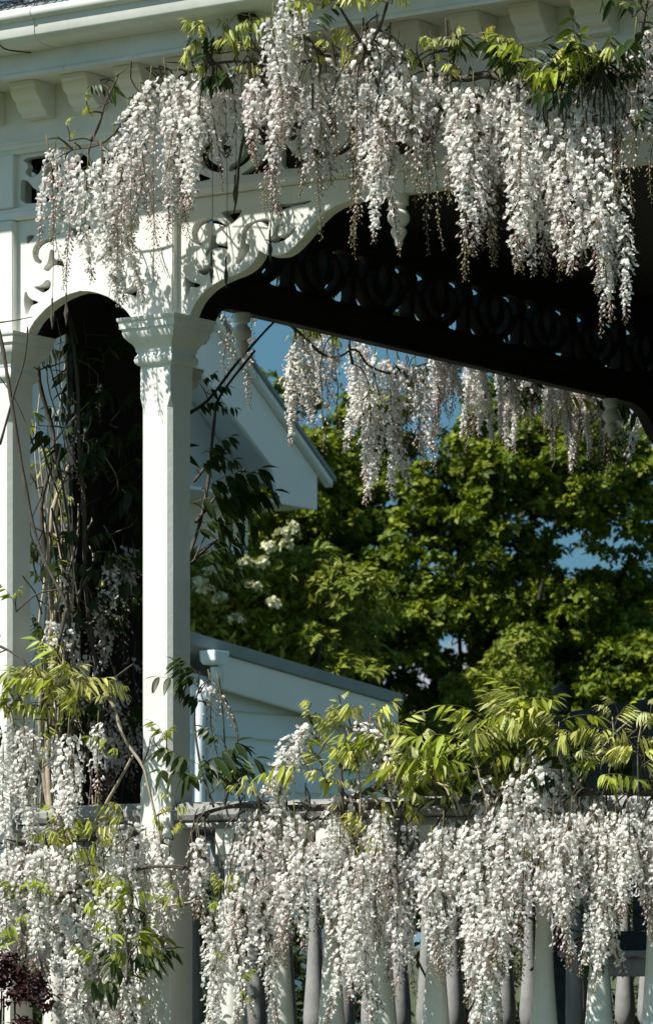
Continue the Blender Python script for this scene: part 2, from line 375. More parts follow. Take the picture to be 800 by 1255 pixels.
# cornice wall, modillions, soffit, fascia
MB().box((LU - 0.07, -0.050, 3.0705), (FU2 + 0.08, 0.05, 3.30)).build('cornice_board', PAINT, VER)
mod = MB().sweep([(-0.0495, 3.232), (-0.165, 3.232), (-0.165, 3.216), (-0.158, 3.213), (-0.156, 3.203), (-0.150, 3.190), (-0.139, 3.180), (-0.128, 3.174), (-0.128, 3.170), (-0.124, 3.158), (-0.114, 3.148), (-0.102, 3.142), (-0.096, 3.141), (-0.096, 3.130), (-0.0495, 3.130)], 'u', -0.05, 0.05)
mm = mod.mesh('modillion', PAINT, bevel=0.0015)
for k in range(-1, 22):
    o = bpy.data.objects.new('modillion', mm); o.location = (-0.447 + 0.2045 * k, 0, 0); link(o, VER)
MB().box((LU - 0.42, -0.285, 3.2325), (FU2 + 0.4, -0.0503, 3.248)).build('soffit', PAINT, VER)
MB().sweep([(-0.2855, 3.205), (-0.305, 3.205), (-0.305, 3.215), (-0.300, 3.222), (-0.300, 3.40), (-0.2855, 3.40)], 'u', LU - 0.45, FU2 + 0.4).build('fascia', GUTTER, VER)
# the ogee gutter with its rolled lip, joint straps
gp = [(-0.3005, 3.278), (-0.368, 3.278), (-0.392, 3.284), (-0.406, 3.297), (-0.409, 3.302), (-0.411, 3.349), (-0.4075, 3.349), (-0.4055, 3.304), (-0.390, 3.288), (-0.366, 3.282), (-0.304, 3.282), (-0.304, 3.37), (-0.3005, 3.37)]
gut = MB().sweep(gp, 'u', LU - 0.46, FU2 + 0.4).build('gutter', GUTTER, VER, angle=math.radians(40))
MB().tube([(LU - 0.46, -0.413, 3.364), (FU2 + 0.4, -0.413, 3.364)], 0.019, sides=16, smooth=False).build('gutter_lip', GUTTER, gut, angle=math.radians(50))
for u0, u1 in ((-0.352, -0.20),):
    jp = [(a * 1.0 - (0.003 if a < -0.33 else 0), z - (0.002 if z < 3.29 else 0)) for a, z in gp]
    MB().sweep(jp, 'u', u0, u1).build('gutter_joint', GUTTER, gut, angle=math.radians(40))
    MB().tube([(u0, -0.413, 3.364), (u1, -0.413, 3.364)], 0.0215, sides=16, smooth=False).build('lip_joint', GUTTER, gut, angle=math.radians(50))
b = MB(); b.tube([(u0, -0.436, 3.376), (u0, -0.437, 3.35), (u0 + .002, -0.415, 3.34), (u0 + .003, -0.414, 3.305), (u0 + .01, -0.400, 3.285), (u0 + .02, -0.372, 3.2745), (u0 + .06, -0.31, 3.273)], 0.0022, sides=5)
b.build('gutter_wire', BARK, gut, smooth=True)
# side cornice, eave and gutter (seen from below, inside)
MB().box((LU - 0.03, 0.0505, 2.713), (SFACE + 0.001, 5.6, 2.7755)).build('side_beam', SHADEWOOD, VER, bevel=0.003)
MB().box((LU - 0.03, 0.0505, 2.7760), (SFACE + 0.012, 5.6, 2.822)).build('side_frieze_rail', SHADEWOOD, VER, bevel=0.003)
frieze(0.0505, SV1, 2.815, 3.04, 'v', LU + 0.012, SHADEWOOD)
frieze(SV1, SV2, 2.815, 3.04, 'v', LU + 0.012, SHADEWOOD, 0.40, 0.046)
MB().box((LU - 0.05, 0.0507, 3.04), (LU + 0.03, 5.6, 3.24)).build('side_cornice_board', SHADEWOOD, VER)
MB().box((LU - 0.30, -0.05, 3.25), (LU - 0.0505, 5.6, 3.264)).build('soffit', PAINT, VER)
MB().box((LU - 0.32, -0.2850, 3.205), (LU - 0.3005, 5.6, 3.40)).build('fascia', PAINT, VER)
MB().sweep([(LU + 0.3 + p - 0.32 - .32 + .3, z) for p, z in gp], 'v', -0.40, 5.6).build('gutter', GUTTER, VER, angle=math.radians(40))
# pendants
PP = [(0.012, 0.16), (0.030, 0.158), (0.030, 0.128), (0.022, 0.125), (0.020, 0.116), (0.028, 0.108), (0.034, 0.094), (0.033, 0.080), (0.024, 0.068), (0.017, 0.061), (0.023, 0.055), (0.025, 0.046), (0.020, 0.034), (0.013, 0.022), (0.013, 0.014), (0.010, 0.004), (0.003, 0.0)]
pdm = MB().lathe(PP[::-1], 0, 0, 20).mesh('pendant', PAINT, angle=math.radians(40))
for (pu, pv, pz) in ((0.865, -0.005, 2.599), (LU, 1.308, 2.555), (LU, 3.89, 2.555), (FU2 - .865, -0.005, 2.599)):
    o = bpy.data.objects.new('pendant', pdm); o.location = (pu, pv, pz); link(o, VER)
# added dark boards that black out part of the side bay behind the vine
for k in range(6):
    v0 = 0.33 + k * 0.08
    MB().box((LU - 0.012, v0, 0.952), (LU + 0.010 + 0.002 * rnd.random(), v0 + 0.076, 2.78)).build('added_dark_board', SHADEWOOD, VER)
# ceiling, roof, unseen walls added to block light, deck
MB().box((LU + 0.031, 0.0502, 3.16), (FU2 + 0.6, 5.6, 3.18)).build('ceiling', SHADEWOOD, VER)
rz = lambda d: 3.39 + d * 0.36
e = 0.385
ru, rv = FU2 + 0.6, 5.9
tipd = 3.2
r = MB(); r.add([(LU - e, -e, rz(0)), (ru, -e, rz(0)), (ru, -e + tipd, rz(tipd)), (LU - e + tipd, -e + tipd, rz(tipd)), (LU - e + tipd, rv, rz(tipd)), (LU - e, rv, rz(0)), (ru, rv, rz(tipd))],
      [(0, 1, 2, 3), (0, 3, 4, 5), (3, 2, 6, 4)]).build('roof', ROOFM, VER)
net = MB()
for i in range(58):
    u = LU - 0.35 + i * 0.021
    net.tube([(u + rnd.uniform(-.02, .02), -0.40, 3.385), (u + rnd.uniform(-.03, .03) + .03, -0.36, 3.42 + rnd.uniform(0, .02)), (u + .05, -0.29, 3.428 + rnd.uniform(0, .012))], 0.0016, sides=4)
for j in range(7):
    net.tube([(LU - 0.4 + k * 0.16, -0.40 + j * 0.016 + rnd.uniform(-.005, .005), 3.388 + .035 * math.sin(j / 6 * 2.6) + rnd.uniform(0, .012)) for k in range(10)], 0.0016, sides=4)
no = net.build('leaf_guard_net', BLACKNET, VER); no['kind'] = 'stuff'
MB().box((LU + 0.06, 5.6, -1.0), (FU2 + 0.6, 5.75, 3.6)).build('light_blocking_wall', SHADEWOOD, VER)
MB().box((FU2 + 0.45, 0.3, -1.0), (FU2 + 0.6, 5.6, 3.6)).build('light_blocking_wall', SHADEWOOD, VER)
for k in range(41):
    v0 = -0.10 + k * 0.14
    MB().box((LU - 0.10, v0, -0.045), (FU2 + 0.45, v0 + 0.134, -0.012 + 0.001 * rnd.random())).build('deck_board', DECKW, VER)
MB().box((LU - 0.07, -0.07, -1.02), (FU2 + 0.4, 0.0, -0.046)).build('deck_skirt', PAINT, VER)
MB().box((LU - 0.07, 0.001, -1.02), (LU - 0.0, 5.55, -0.046)).build('deck_skirt', PAINT, VER)

# balustrade: rounded top rail, under-rail, foot rail, turned balusters
def rail_prof(c): return [(c - 0.030, 0.888), (c - 0.046, 0.896), (c - 0.052, 0.910), (c - 0.049, 0.928), (c - 0.036, 0.943), (c - 0.015, 0.951), (c + 0.015, 0.951), (c + 0.036, 0.943), (c + 0.049, 0.928), (c + 0.052, 0.910), (c + 0.046, 0.896), (c + 0.030, 0.888)]
def sub_prof(c): return [(c - 0.040, 0.868), (c - 0.044, 0.873), (c - 0.044, 0.879), (c - 0.038, 0.8875), (c + 0.038, 0.8875), (c + 0.044, 0.879), (c + 0.044, 0.873), (c + 0.040, 0.868)]
BPROF = [(0.022, 0.79), (0.030, 0.787), (0.033, 0.778), (0.030, 0.769), (0.023, 0.766), (0.021, 0.757), (0.026, 0.752), (0.026, 0.746), (0.021, 0.742), (0.0195, 0.70), (0.021, 0.62), (0.0245, 0.53), (0.0295, 0.43), (0.036, 0.34), (0.0415, 0.27), (0.0425, 0.235), (0.039, 0.205), (0.030, 0.185), (0.024, 0.178), (0.032, 0.170), (0.033, 0.162), (0.026, 0.155), (0.026, 0.148)]
bt = MB().lathe(BPROF[::-1], 0, 0, 22); btm = bt.mesh('turned_shaft', PAINT, angle=math.radians(35))
blk = MB().box((-0.036, -0.036, 0.786), (0.036, 0.036, 0.8685)).mesh('head_block', PAINT, bevel=0.003)
ftb = MB().box((-0.036, -0.036, 0.080), (0.036, 0.036, 0.149)).mesh('foot_block', PAINT, bevel=0.003)
def shade_grey_copy(me):  # side row's shade put into the colour: white balusters copied in grey
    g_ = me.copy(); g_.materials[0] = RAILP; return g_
gbt, gbl, gfb = shade_grey_copy(btm), shade_grey_copy(blk), shade_grey_copy(ftb)
def baluster(u, v, grey=False):
    o = bpy.data.objects.new('baluster', gbt if grey else btm); o.location = (u, v, 0); o.rotation_euler.z = rnd.random() * 6; link(o, VER)
    for nme, me in (('head_block', gbl if grey else blk), ('foot_block', gfb if grey else ftb)):
        q = bpy.data.objects.new(nme, me); q.location = (u, v, 0); link(q, o)
def balustrade(axis, fixed, a, b, pos):
    MB().sweep(rail_prof(fixed), axis, a, b).build('top_rail', RAILP, VER, angle=math.radians(30))
    MB().sweep(sub_prof(fixed), axis, a, b).build('under_rail', RAILP, VER, angle=math.radians(30))
    MB().sweep([(fixed - .035, .035), (fixed - .035, .0805), (fixed + .035, .0805), (fixed + .035, .035)], axis, a, b).build('foot_rail', PAINT, VER, bevel=0.003)
    for p in pos: baluster(p, fixed) if axis == 'u' else baluster(fixed, p, True)
balustrade('u', 0, POSTW + .0005, FU2 - POSTW - .0005, [0.247 + 0.1865 * k for k in range(20)])
balustrade('u', 0, LU + POSTW + .0005, -POSTW - .0005, [LU + 0.2, LU + 0.42])
balustrade('v', LU, POSTW + .0005, SV1 - POSTW - .0005, [0.25, 0.44, 0.63])
balustrade('v', LU, SV1 + POSTW + .0005, SV2 - POSTW - .0005, [SV1 + 0.2 + 0.187 * k for k in range(20)])


# ------------------------------------------------------------------ wisteria: racemes and compound leaves
def jit(c, a): 
    k = 1 + rnd.uniform(-a, a); return tuple(max(0.0, min(1.0, q * k + rnd.uniform(-a, a) * 0.03)) for q in c)
WHITE = (0.94, 0.93, 0.885)
def floret(m, p, outd, s, col, nod):
    """open pea flower: reflexed banner petal, two wings and a keel; nod tips it down"""
    o = outd.normalized(); up = Vector((0, 0, 1)); tg = o.cross(up)
    if tg.length < 0.05: tg = Vector((1, 0, 0))
    tg.normalize(); up = tg.cross(o).normalized()
    f = (o * math.cos(nod) - up * math.sin(nod)).normalized(); n = (o * math.sin(nod) + up * math.cos(nod)).normalized()
    tw = rnd.uniform(-0.5, 0.5)
    tg, n = tg * math.cos(tw) + n * math.sin(tw), n * math.cos(tw) - tg * math.sin(tw)
    wv = s * rnd.uniform(0.75, 1.1); lean_ = rnd.uniform(-0.25, 0.15)
    rows = [(0.0, 0.12, 0.0), (0.34, 0.44, 0.10), (0.72, 0.50, lean_), (0.98, 0.30, lean_ - 0.22)]
    vs = []
    for r_, (h, hw, fw) in enumerate(rows):
        for k in (-1, 0, 1):
            back = -0.20 * abs(k) * (0.4 + h) + rnd.uniform(-0.06, 0.06)
            hh = h - (0.10 if (k == 0 and r_ == 3) else 0)
            vs.append(p + n * (hh * s * 0.95) + tg * (k * hw * wv) + f * ((fw + back + 0.12) * s))
    fs = [(r * 3 + k, r * 3 + k + 1, r * 3 + k + 4, r * 3 + k + 3) for r in range(3) for k in range(2)]
    m.add(vs, fs, jit(col, 0.06))
    for k in (-1, 1):
        sp_ = rnd.uniform(0.18, 0.5)
        a = p + f * (0.1 * s); b_ = p + f * (0.92 * s) - n * (0.22 * s) + tg * (k * sp_ * 0.5 * s)
        c1 = p + f * (0.52 * s) + n * (0.10 * s) + tg * (k * sp_ * s); d = p + f * (0.45 * s) - n * (0.30 * s) + tg * (k * 0.06 * s)
        m.add([a, c1, b_, d], [(0, 1, 2), (0, 2, 3)], jit(tuple(q * 0.97 for q in col), 0.06))
def bud(m, p, d, ln, r, col):
    d = d.normalized(); a = d.cross(Vector((0.3, 0.2, 0.93)))
    if a.length < 0.05: a = Vector((1, 0, 0))
    a.normalize(); b_ = d.cross(a); q = p + d * (ln * 0.55); up = b_ * (r * 0.5)
    m.add([p, q + a * r + up, q + b_ * r + up, q - a * r + up, q - b_ * r + up, p + d * ln],
          [(0, 2, 1), (0, 3, 2), (0, 4, 3), (0, 1, 4), (5, 1, 2), (5, 2, 3), (5, 3, 4), (5, 4, 1)], col)
def raceme_mesh(L_, W, kind, seed):
    """L_ long, W wide. kind: full (open to the tip), half (open above, buds below), bud (loose, mostly buds)"""
    st = rnd.getstate(); rnd.seed(seed); m = MB()
    cx, cy = rnd.uniform(-0.14, 0.14), rnd.uniform(-0.14, 0.14)
    ax = lambda t: Vector((cx * L_ * t * t + 0.006 * math.sin(7 * t + seed), cy * L_ * t * t, -L_ * t))
    open_to = {'full': 0.86, 'half': 0.55, 'bud': 0.12}[kind]
    dens = {'full': 350, 'half': 290, 'bud': 150}[kind]
    base = {'full': WHITE, 'half': (0.91, 0.885, 0.855), 'bud': (0.80, 0.77, 0.73)}[kind]
    stemc = rnd.choice([(0.22, 0.20, 0.09), (0.26, 0.20, 0.12), (0.20, 0.22, 0.08)])
    m.tube([ax(-0.04 / L_)] + [ax(k / 8) for k in range(9)], 0.0022, 0.0008, sides=4, col=stemc, smooth=False)
    n = int(L_ * dens * (0.6 + 0.4 * W / 0.11)); ga = rnd.random() * 6
    for i in range(n):
        t = (i + rnd.uniform(0, 0.9)) / n
        if t < 0.02: continue
        ga += 2.39996 + rnd.uniform(-0.5, 0.5)
        R = 0.5 * W * min(1, 0.62 + t / 0.15 * 0.38) * (1 - 0.72 * max(0, (t - 0.22) / 0.78) ** 1.0) * rnd.uniform(0.5, 1.12) * (1 + 0.16 * math.sin(t * L_ * 90 + seed))
        p0 = ax(t); od = Vector((math.cos(ga), math.sin(ga), rnd.uniform(-0.35, 0.25)))
        isopen = t < open_to + rnd.uniform(-0.10, 0.10)
        if isopen:
            s = 0.0182 * (1 - 0.25 * t) * rnd.uniform(0.75, 1.2)
            p1 = p0 + od * max(0.004, R - s * 0.55) - Vector((0, 0, 0.35 * R))
            col = base if rnd.random() > 0.14 else tuple(a * b for a, b in zip(base, (0.93, 0.85, 0.88)))
            floret(m, p1, od, s, col, rnd.uniform(-0.25, 0.75))
        else:
            q = max(0.0, (t - open_to) / (1.001 - open_to)); ln = 0.017 * (1 - 0.6 * q) * rnd.uniform(0.8, 1.2)
            p1 = p0 + od * max(0.003, R * 0.85 - ln * 0.4) - Vector((0, 0, 0.5 * R))
            pink = rnd.random()
            col = (0.72, 0.62, 0.62) if pink < 0.45 else ((0.80, 0.76, 0.72) if pink < 0.8 else (0.50, 0.34, 0.37))
            if q > 0.55: col = rnd.choice([(0.42, 0.36, 0.24), (0.45, 0.42, 0.27), (0.50, 0.40, 0.36)])
            bud(m, p1, od * 0.7 - Vector((0, 0, 0.8)), ln, ln * 0.26, jit(col, 0.1))
        m.tube([p0, p1], 0.0009, 0.0007, sides=3, col=(0.30, 0.24, 0.15), smooth=False)
    rnd.setstate(st)
    return m.mesh('raceme', PETAL, smooth=True)
RM = {}
def get_raceme(L_, W, kind):
    lc = min(7, max(1, round(L_ / 0.085))); wc = 3 if W < 0.058 else (0 if W < 0.088 else (1 if W < 0.118 else 2))
    key = (lc, wc, kind, rnd.randrange(3))
    if key not in RM: RM[key] = raceme_mesh(lc * 0.085, (0.072, 0.10, 0.128, 0.046)[wc], kind, hash((lc, wc, len(kind), key[3])) % 9999)
    return RM[key], L_ / (lc * 0.085)

def leaf_mesh(kind, seed):
    """pinnate leaf growing along +x, leaflets drooping; kinds: young, open, dark, tassel"""
    st = rnd.getstate(); rnd.seed(seed); m = MB()
    Lr = {'young': 0.12, 'open': 0.17, 'dark': 0.20, 'tassel': 0.085}[kind]; np_ = {'young': 5, 'open': 4, 'dark': 4, 'tassel': 5}[kind]
    arc = rnd.uniform(0.5, 0.9) if kind != 'dark' else rnd.uniform(0.2, 0.5)
    ax = lambda t: Vector((Lr * (t - 0.10 * t * t * arc), 0.015 * math.sin(t * 3 + seed), Lr * (0.30 * t - 0.62 * arc * t * t)))
    m.tube([ax(k / 6) for k in range(7)], 0.0016, 0.0008, sides=4, col=(0.22, 0.21, 0.06), smooth=False)
    pal = {'young': [(0.50, 0.53, 0.14), (0.42, 0.47, 0.11), (0.55, 0.54, 0.18)], 'open': [(0.36, 0.42, 0.06), (0.29, 0.36, 0.05), (0.46, 0.46, 0.08)],
           'dark': [(0.035, 0.065, 0.018), (0.05, 0.08, 0.022)], 'tassel': [(0.58, 0.60, 0.28), (0.50, 0.54, 0.22)]}[kind]
    base = rnd.choice(pal)
    def leaflet(p, d, ln, wd, col, curl):
        d = d.normalized(); s = d.cross(Vector((0, 0, 1)))
        if s.length < 0.1: s = Vector((0, 1, 0))
        s.normalize(); rot = rnd.uniform(-0.5, 0.5); nrm = s.cross(d).normalized()
        s = s * math.cos(rot) + nrm * math.sin(rot); nrm = s.cross(d).normalized()
        prof = [(0.0, 0.08), (0.22, 0.8), (0.48, 1.0), (0.75, 0.66), (1.0, 0.03)]
        vs = []
        for t, wv in prof:
            c = p + d * (ln * t) - Vector((0, 0, 1)) * (curl * ln * t * t) 
            for k in (-1, 0, 1): vs.append(c + s * (k * wv * wd * 0.5) + nrm * (abs(k) * wv * wd * 0.16))
        fs = [(r * 3 + k, r * 3 + k + 1, r * 3 + k + 4, r * 3 + k + 3) for r in range(4) for k in range(2)]
        m.add(vs, fs, jit(col, 0.16))
    for i in range(np_):
        t = 0.28 + 0.66 * i / (np_ - 1) + rnd.uniform(-.05, .05); p = ax(t); grow = 1 - 0.45 * t if kind != 'dark' else 1 - 0.2 * t
        for sd_ in (-1, 1):
            if kind == 'young': d = Vector((rnd.uniform(.1, .6), sd_ * rnd.uniform(0.0, 0.6), -rnd.uniform(0.7, 1.8))); ln, wd, cu = 0.080 * grow, 0.0175 * grow, 0.3
            elif kind == 'tassel': d = Vector((0.45, sd_ * rnd.uniform(0.12, 0.4), -rnd.uniform(0.8, 1.3))); ln, wd, cu = 0.066 * grow, 0.013 * grow, 0.15
            elif kind == 'open': d = Vector((rnd.uniform(.2, .8), sd_ * rnd.uniform(0.2, 0.9), -rnd.uniform(0.3, 1.7))); ln, wd, cu = 0.088 * grow, 0.027 * grow, 0.35
            else: d = Vector((0.35, sd_ * rnd.uniform(0.3, 0.8), -rnd.uniform(0.5, 1.1))); ln, wd, cu = 0.10 * grow, 0.040 * grow, 0.25
            leaflet(p, d, ln * rnd.uniform(0.85, 1.15), wd, base, cu)
    leaflet(ax(1), ax(1) - ax(0.9), Lr * 0.34, 0.02 if kind != 'tassel' else 0.011, base, 0.3)
    rnd.setstate(st)
    return m.mesh('leaf', LEAF, smooth=True)
LM = {k: [leaf_mesh(k, 31 * i + len(k)) for i in range(5)] for k in ('young', 'open', 'dark', 'tassel')}

class Vine:
    def __init__(s, label, base, group=None):
        s.root = thing('wisteria_vine', label, 'wisteria', base, group); s.pts = []; s.tw = MB(); s.nr = 0
    def stem(s, pts, r0=0.008, r1=0.004, mat=None, name='stem', sides=7):
        m = MB(); m.tube(pts, r0, r1, sides=sides, knob=0.35); m.build(name, mat or BARK, s.root, smooth=True)
        s.pts += catmull([Vector(p) for p in pts], 6) if len(pts) > 2 else [Vector(p) for p in pts]
    def twig(s, p, r=0.0024, maxd=9, sag=0.03):
        q = min(s.pts, key=lambda a: (a - p).length_squared + max(0, p.z - a.z) * 0.05)
        if (q - p).length > maxd: return
        mid = (p + q) / 2 + Vector((rnd.uniform(-1, 1), rnd.uniform(-1, 1), rnd.uniform(0.2, 1.0))) * (q - p).length * 0.16
        s.tw.tube([q, mid, p], r * 1.3, r * 0.8, sides=5)
    def raceme(s, p, L_, W, kind, lean=(0, 0)):
        me, sc = get_raceme(L_, W, kind)
        o = bpy.data.objects.new('raceme', me); o.location = p
        o.rotation_euler = (lean[1] + rnd.gauss(0, 0.06), lean[0] + rnd.gauss(0, 0.06), 0)
        o.rotation_euler = (Euler(o.rotation_euler).to_matrix() @ Matrix.Rotation(rnd.random() * 6.28, 3, 'Z')).to_euler()
        o.scale = (min(1.15, max(.85, sc)),) * 2 + (sc,)
        link(o, s.root); s.nr += 1
        up = Vector(p) + Vector((0, 0, 0.03)); s.twig(up)
    def leaf(s, p, yaw, pitch, kind, sc=1.0, roll=0.0, twig=True):
        o = bpy.data.objects.new('leaf', rnd.choice(LM[kind])); o.location = p
        o.rotation_euler = (Matrix.Rotation(yaw, 3, 'Z') @ Matrix.Rotation(-pitch, 3, 'Y') @ Matrix.Rotation(roll, 3, 'X')).to_euler()
        o.scale = (sc,) * 3; link(o, s.root)
        if twig: s.twig(Vector(p), 0.0016)
    def spray(s, p, n, kind, spread=0.10, sc=1.0, up=0.5, yaw0=None, arc=math.pi):
        """a shoot with n leaves fanning out round it"""
        p = Vector(p); top = p + Vector((rnd.uniform(-.3, .3) * spread, -0.3 * spread, spread * 0.9))
        s.tw.tube([p, (p + top) / 2 + Vector((rnd.uniform(-1, 1), rnd.uniform(-1, 1), 0)) * spread * 0.15, top], 0.0024, 0.0013, sides=5); s.twig(p, 0.0026)
        for i in range(n):
            t = (i + rnd.random()) / n
            yaw = rnd.uniform(-math.pi, math.pi) if yaw0 is None else yaw0 + rnd.uniform(-arc, arc) / 2
            k = kind if isinstance(kind, str) else rnd.choice(kind)
            s.leaf(p.lerp(top, t), yaw, rnd.uniform(up - 0.6, up + 0.5), k, sc * rnd.uniform(0.7, 1.2), rnd.uniform(-.4, .4), twig=False)
    def done(s):
        if s.tw.v: o = s.tw.build('twigs', BARK, s.root, smooth=True); o['kind'] = 'stuff'
PXM = 393.0
def rac(V, x, y, ln, wd, kind, v=-0.34, lean=0.0):
    V.raceme(Pv(x, y, v), ln / PXM, wd / PXM, kind, (-lean, 0))

# --- the vine over the cornice and frieze
UP = Vine('white flowering wisteria draped from the cornice over the upper frieze and arch brackets', (3.75, -0.25, -1))
m1 = [Pv(*a) for a in ((830, 96, -0.2), (770, 88, -0.22), (700, 96, -0.24), (640, 104, -0.22), (600, 92, -0.24), (555, 96, -0.24), (500, 78, -0.27), (450, 62, -0.30), (395, 66, -0.30), (330, 78, -0.32), (260, 74, -0.33), (205, 92, -0.34), (155, 128, -0.34), (112, 172, -0.33), (72, 182, -0.33))]
UP.stem([Vector((3.75, -0.25, -1)), Vector((3.72, -0.2, 0.5)), Vector((3.78, -0.18, 1.8)), Vector((3.6, -0.2, 2.7)), Vector((2.9, -0.2, 3.02)), Vector((2.3, -0.2, 3.0))] + m1[:6] + [m1[6] + Vector((0, .07, .01))], 0.02, 0.008)
UP.stem([q + Vector((0, .07, .01)) for q in m1[6:]], 0.006, 0.003)
for pl in (((395, 66, -.30), (372, 40, -.40), (355, 12, -.47), (345, -14, -.48)), ((450, 62, -.30), (432, 34, -.40), (415, 6, -.47), (404, -14, -.48)), ((450, 62, -.30), (466, 30, -.44), (475, 2, -.47), (480, -16, -.48)),
           ((260, 74, -.33), (252, 60, -.36), (238, 52, -.40)), ((112, 172, -.33), (122, 150, -.34), (128, 128, -.34)), ((555, 96, -.24), (552, 70, -.3), (548, 45, -.34), (546, 22, -.34)),
           ((770, 88, -.22), (782, 60, -.3), (790, 20, -.34), (795, -8, -.36)), ((640, 104, -.22), (672, 92, -.32), (700, 80, -.36), (735, 82, -.36)), ((700, 96, -.24), (735, 105, -.2), (775, 108, -.16), (812, 100, -.14)),
           ((330, 78, -.32), (318, 110, -.3), (296, 180, -.26), (290, 240, -.2), (286, 262, -.16))):
    UP.stem([Pv(*a) for a in pl], 0.006, 0.0025)
upper = [ (72, 178, 120, 38, 'half'), (88, 186, 165, 30, 'half'), (60, 182, 150, 26, 'bud'), (104, 200, 140, 40, 'full'), (122, 190, 180, 42, 'full'), (140, 165, 200, 44, 'full'), (132, 240, 130, 34, 'full'),
 (158, 132, 190, 44, 'half'), (172, 112, 190, 44, 'half'), (186, 96, 200, 46, 'half'), (190, 150, 185, 40, 'bud'), (205, 88, 175, 46, 'full'), (218, 96, 190, 42, 'half'), (232, 88, 170, 46, 'full'), (240, 110, 165, 36, 'half'), (175, 190, 140, 34, 'bud'), (214, 170, 130, 34, 'half'), (248, 95, 150, 34, 'full'), (152, 190, 110, 36, 'full'),
 (346, -12, 120, 46, 'full'), (334, 20, 150, 46, 'half'), (352, 40, 130, 44, 'full'), (322, 70, 130, 42, 'half'), (338, 110, 140, 40, 'half'), (312, 95, 110, 34, 'half'), (362, 90, 130, 40, 'half'), (380, 98, 130, 38, 'half'), (392, 120, 160, 30, 'bud'), (335, 170, 90, 24, 'bud'), (368, 5, 70, 34, 'half'),
 (428, 62, 170, 44, 'half'), (444, 40, 150, 48, 'full'), (462, 30, 130, 48, 'full'), (478, 44, 140, 46, 'full'), (452, 100, 190, 40, 'half'), (438, 130, 170, 30, 'bud'), (470, 110, 150, 40, 'full'), (462, 150, 140, 34, 'full'), (492, 70, 140, 40, 'half'), (506, 90, 140, 38, 'half'), (520, 92, 130, 34, 'bud'), (500, 110, 110, 26, 'bud'), (530, 180, 120, 22, 'bud'), (420, 90, 120, 32, 'bud'),
 (563, 104, 170, 46, 'full'), (580, 102, 190, 48, 'full'), (570, 150, 175, 40, 'half'), (598, 122, 160, 42, 'half'), (608, 150, 160, 30, 'bud'), (552, 140, 100, 34, 'half'), (588, 180, 130, 30, 'half'),
 (636, 124, 180, 48, 'full'), (652, 128, 190, 50, 'full'), (668, 136, 180, 48, 'full'), (684, 140, 165, 44, 'full'), (646, 190, 130, 40, 'full'), (690, 175, 130, 36, 'half'), (660, 210, 110, 34, 'half'), (626, 150, 120, 34, 'half'), (676, 230, 85, 26, 'bud'),
 (714, 122, 180, 46, 'full'), (728, 130, 200, 48, 'full'), (742, 150, 170, 44, 'full'), (748, 220, 150, 40, 'full'), (758, 260, 120, 32, 'full'), (722, 190, 130, 40, 'full'), (708, 160, 120, 34, 'half'), (730, 250, 100, 30, 'half'),
 (782, 40, 150, 34, 'bud'), (772, 130, 120, 26, 'bud'), (790, 30, 120, 30, 'half'), (760, 140, 110, 24, 'bud'), (796, 150, 90, 22, 'bud') ]
for (x, y, ln, wd, k) in upper:
    v = -0.34 + rnd.uniform(-0.06, 0.07)
    if y < 30: v = -0.48
    rac(UP, x + rnd.uniform(-3, 3), y, ln, wd, k, v)
    if rnd.random() < 0.55:                                 # thin late strands between the fuller ones
        rac(UP, x + rnd.uniform(-22, 22), y + rnd.uniform(5, 40), ln * rnd.uniform(.6, 1.0), 22, rnd.choice(('bud', 'half')), v + rnd.uniform(0, .08))
for x in list(range(252, 312, 9)) + list(range(388, 432, 9)) + list(range(524, 560, 9)) + list(range(606, 634, 9)) + list(range(690, 800, 16)):
    rac(UP, x + rnd.uniform(-5, 5), 78 + rnd.uniform(-12, 40), rnd.uniform(55, 120), rnd.uniform(20, 38), rnd.choice(('half', 'half', 'bud', 'full')), -0.27 + rnd.uniform(-.04, .04))
for i in range(26):
    UP.spray(Pv(rnd.uniform(235, 790), 66 + rnd.uniform(-26, 34), -0.36), 2, rnd.choice(('tassel', 'young', 'young', 'dark')), 0.05, rnd.uniform(.4, .7), 0.3)
for i in range(34):                                         # bare twigs along the cornice
    a = Pv(rnd.uniform(120, 790), rnd.uniform(55, 125), -0.3); b_ = a + Vector((rnd.uniform(-.14, .14), rnd.uniform(-.05, .05), rnd.uniform(-.12, .10)))
    UP.tw.tube([a, (a + b_) / 2 + Vector((0, 0, rnd.uniform(-.03, .03))), b_], 0.0022, 0.0012, sides=5); UP.twig(a)
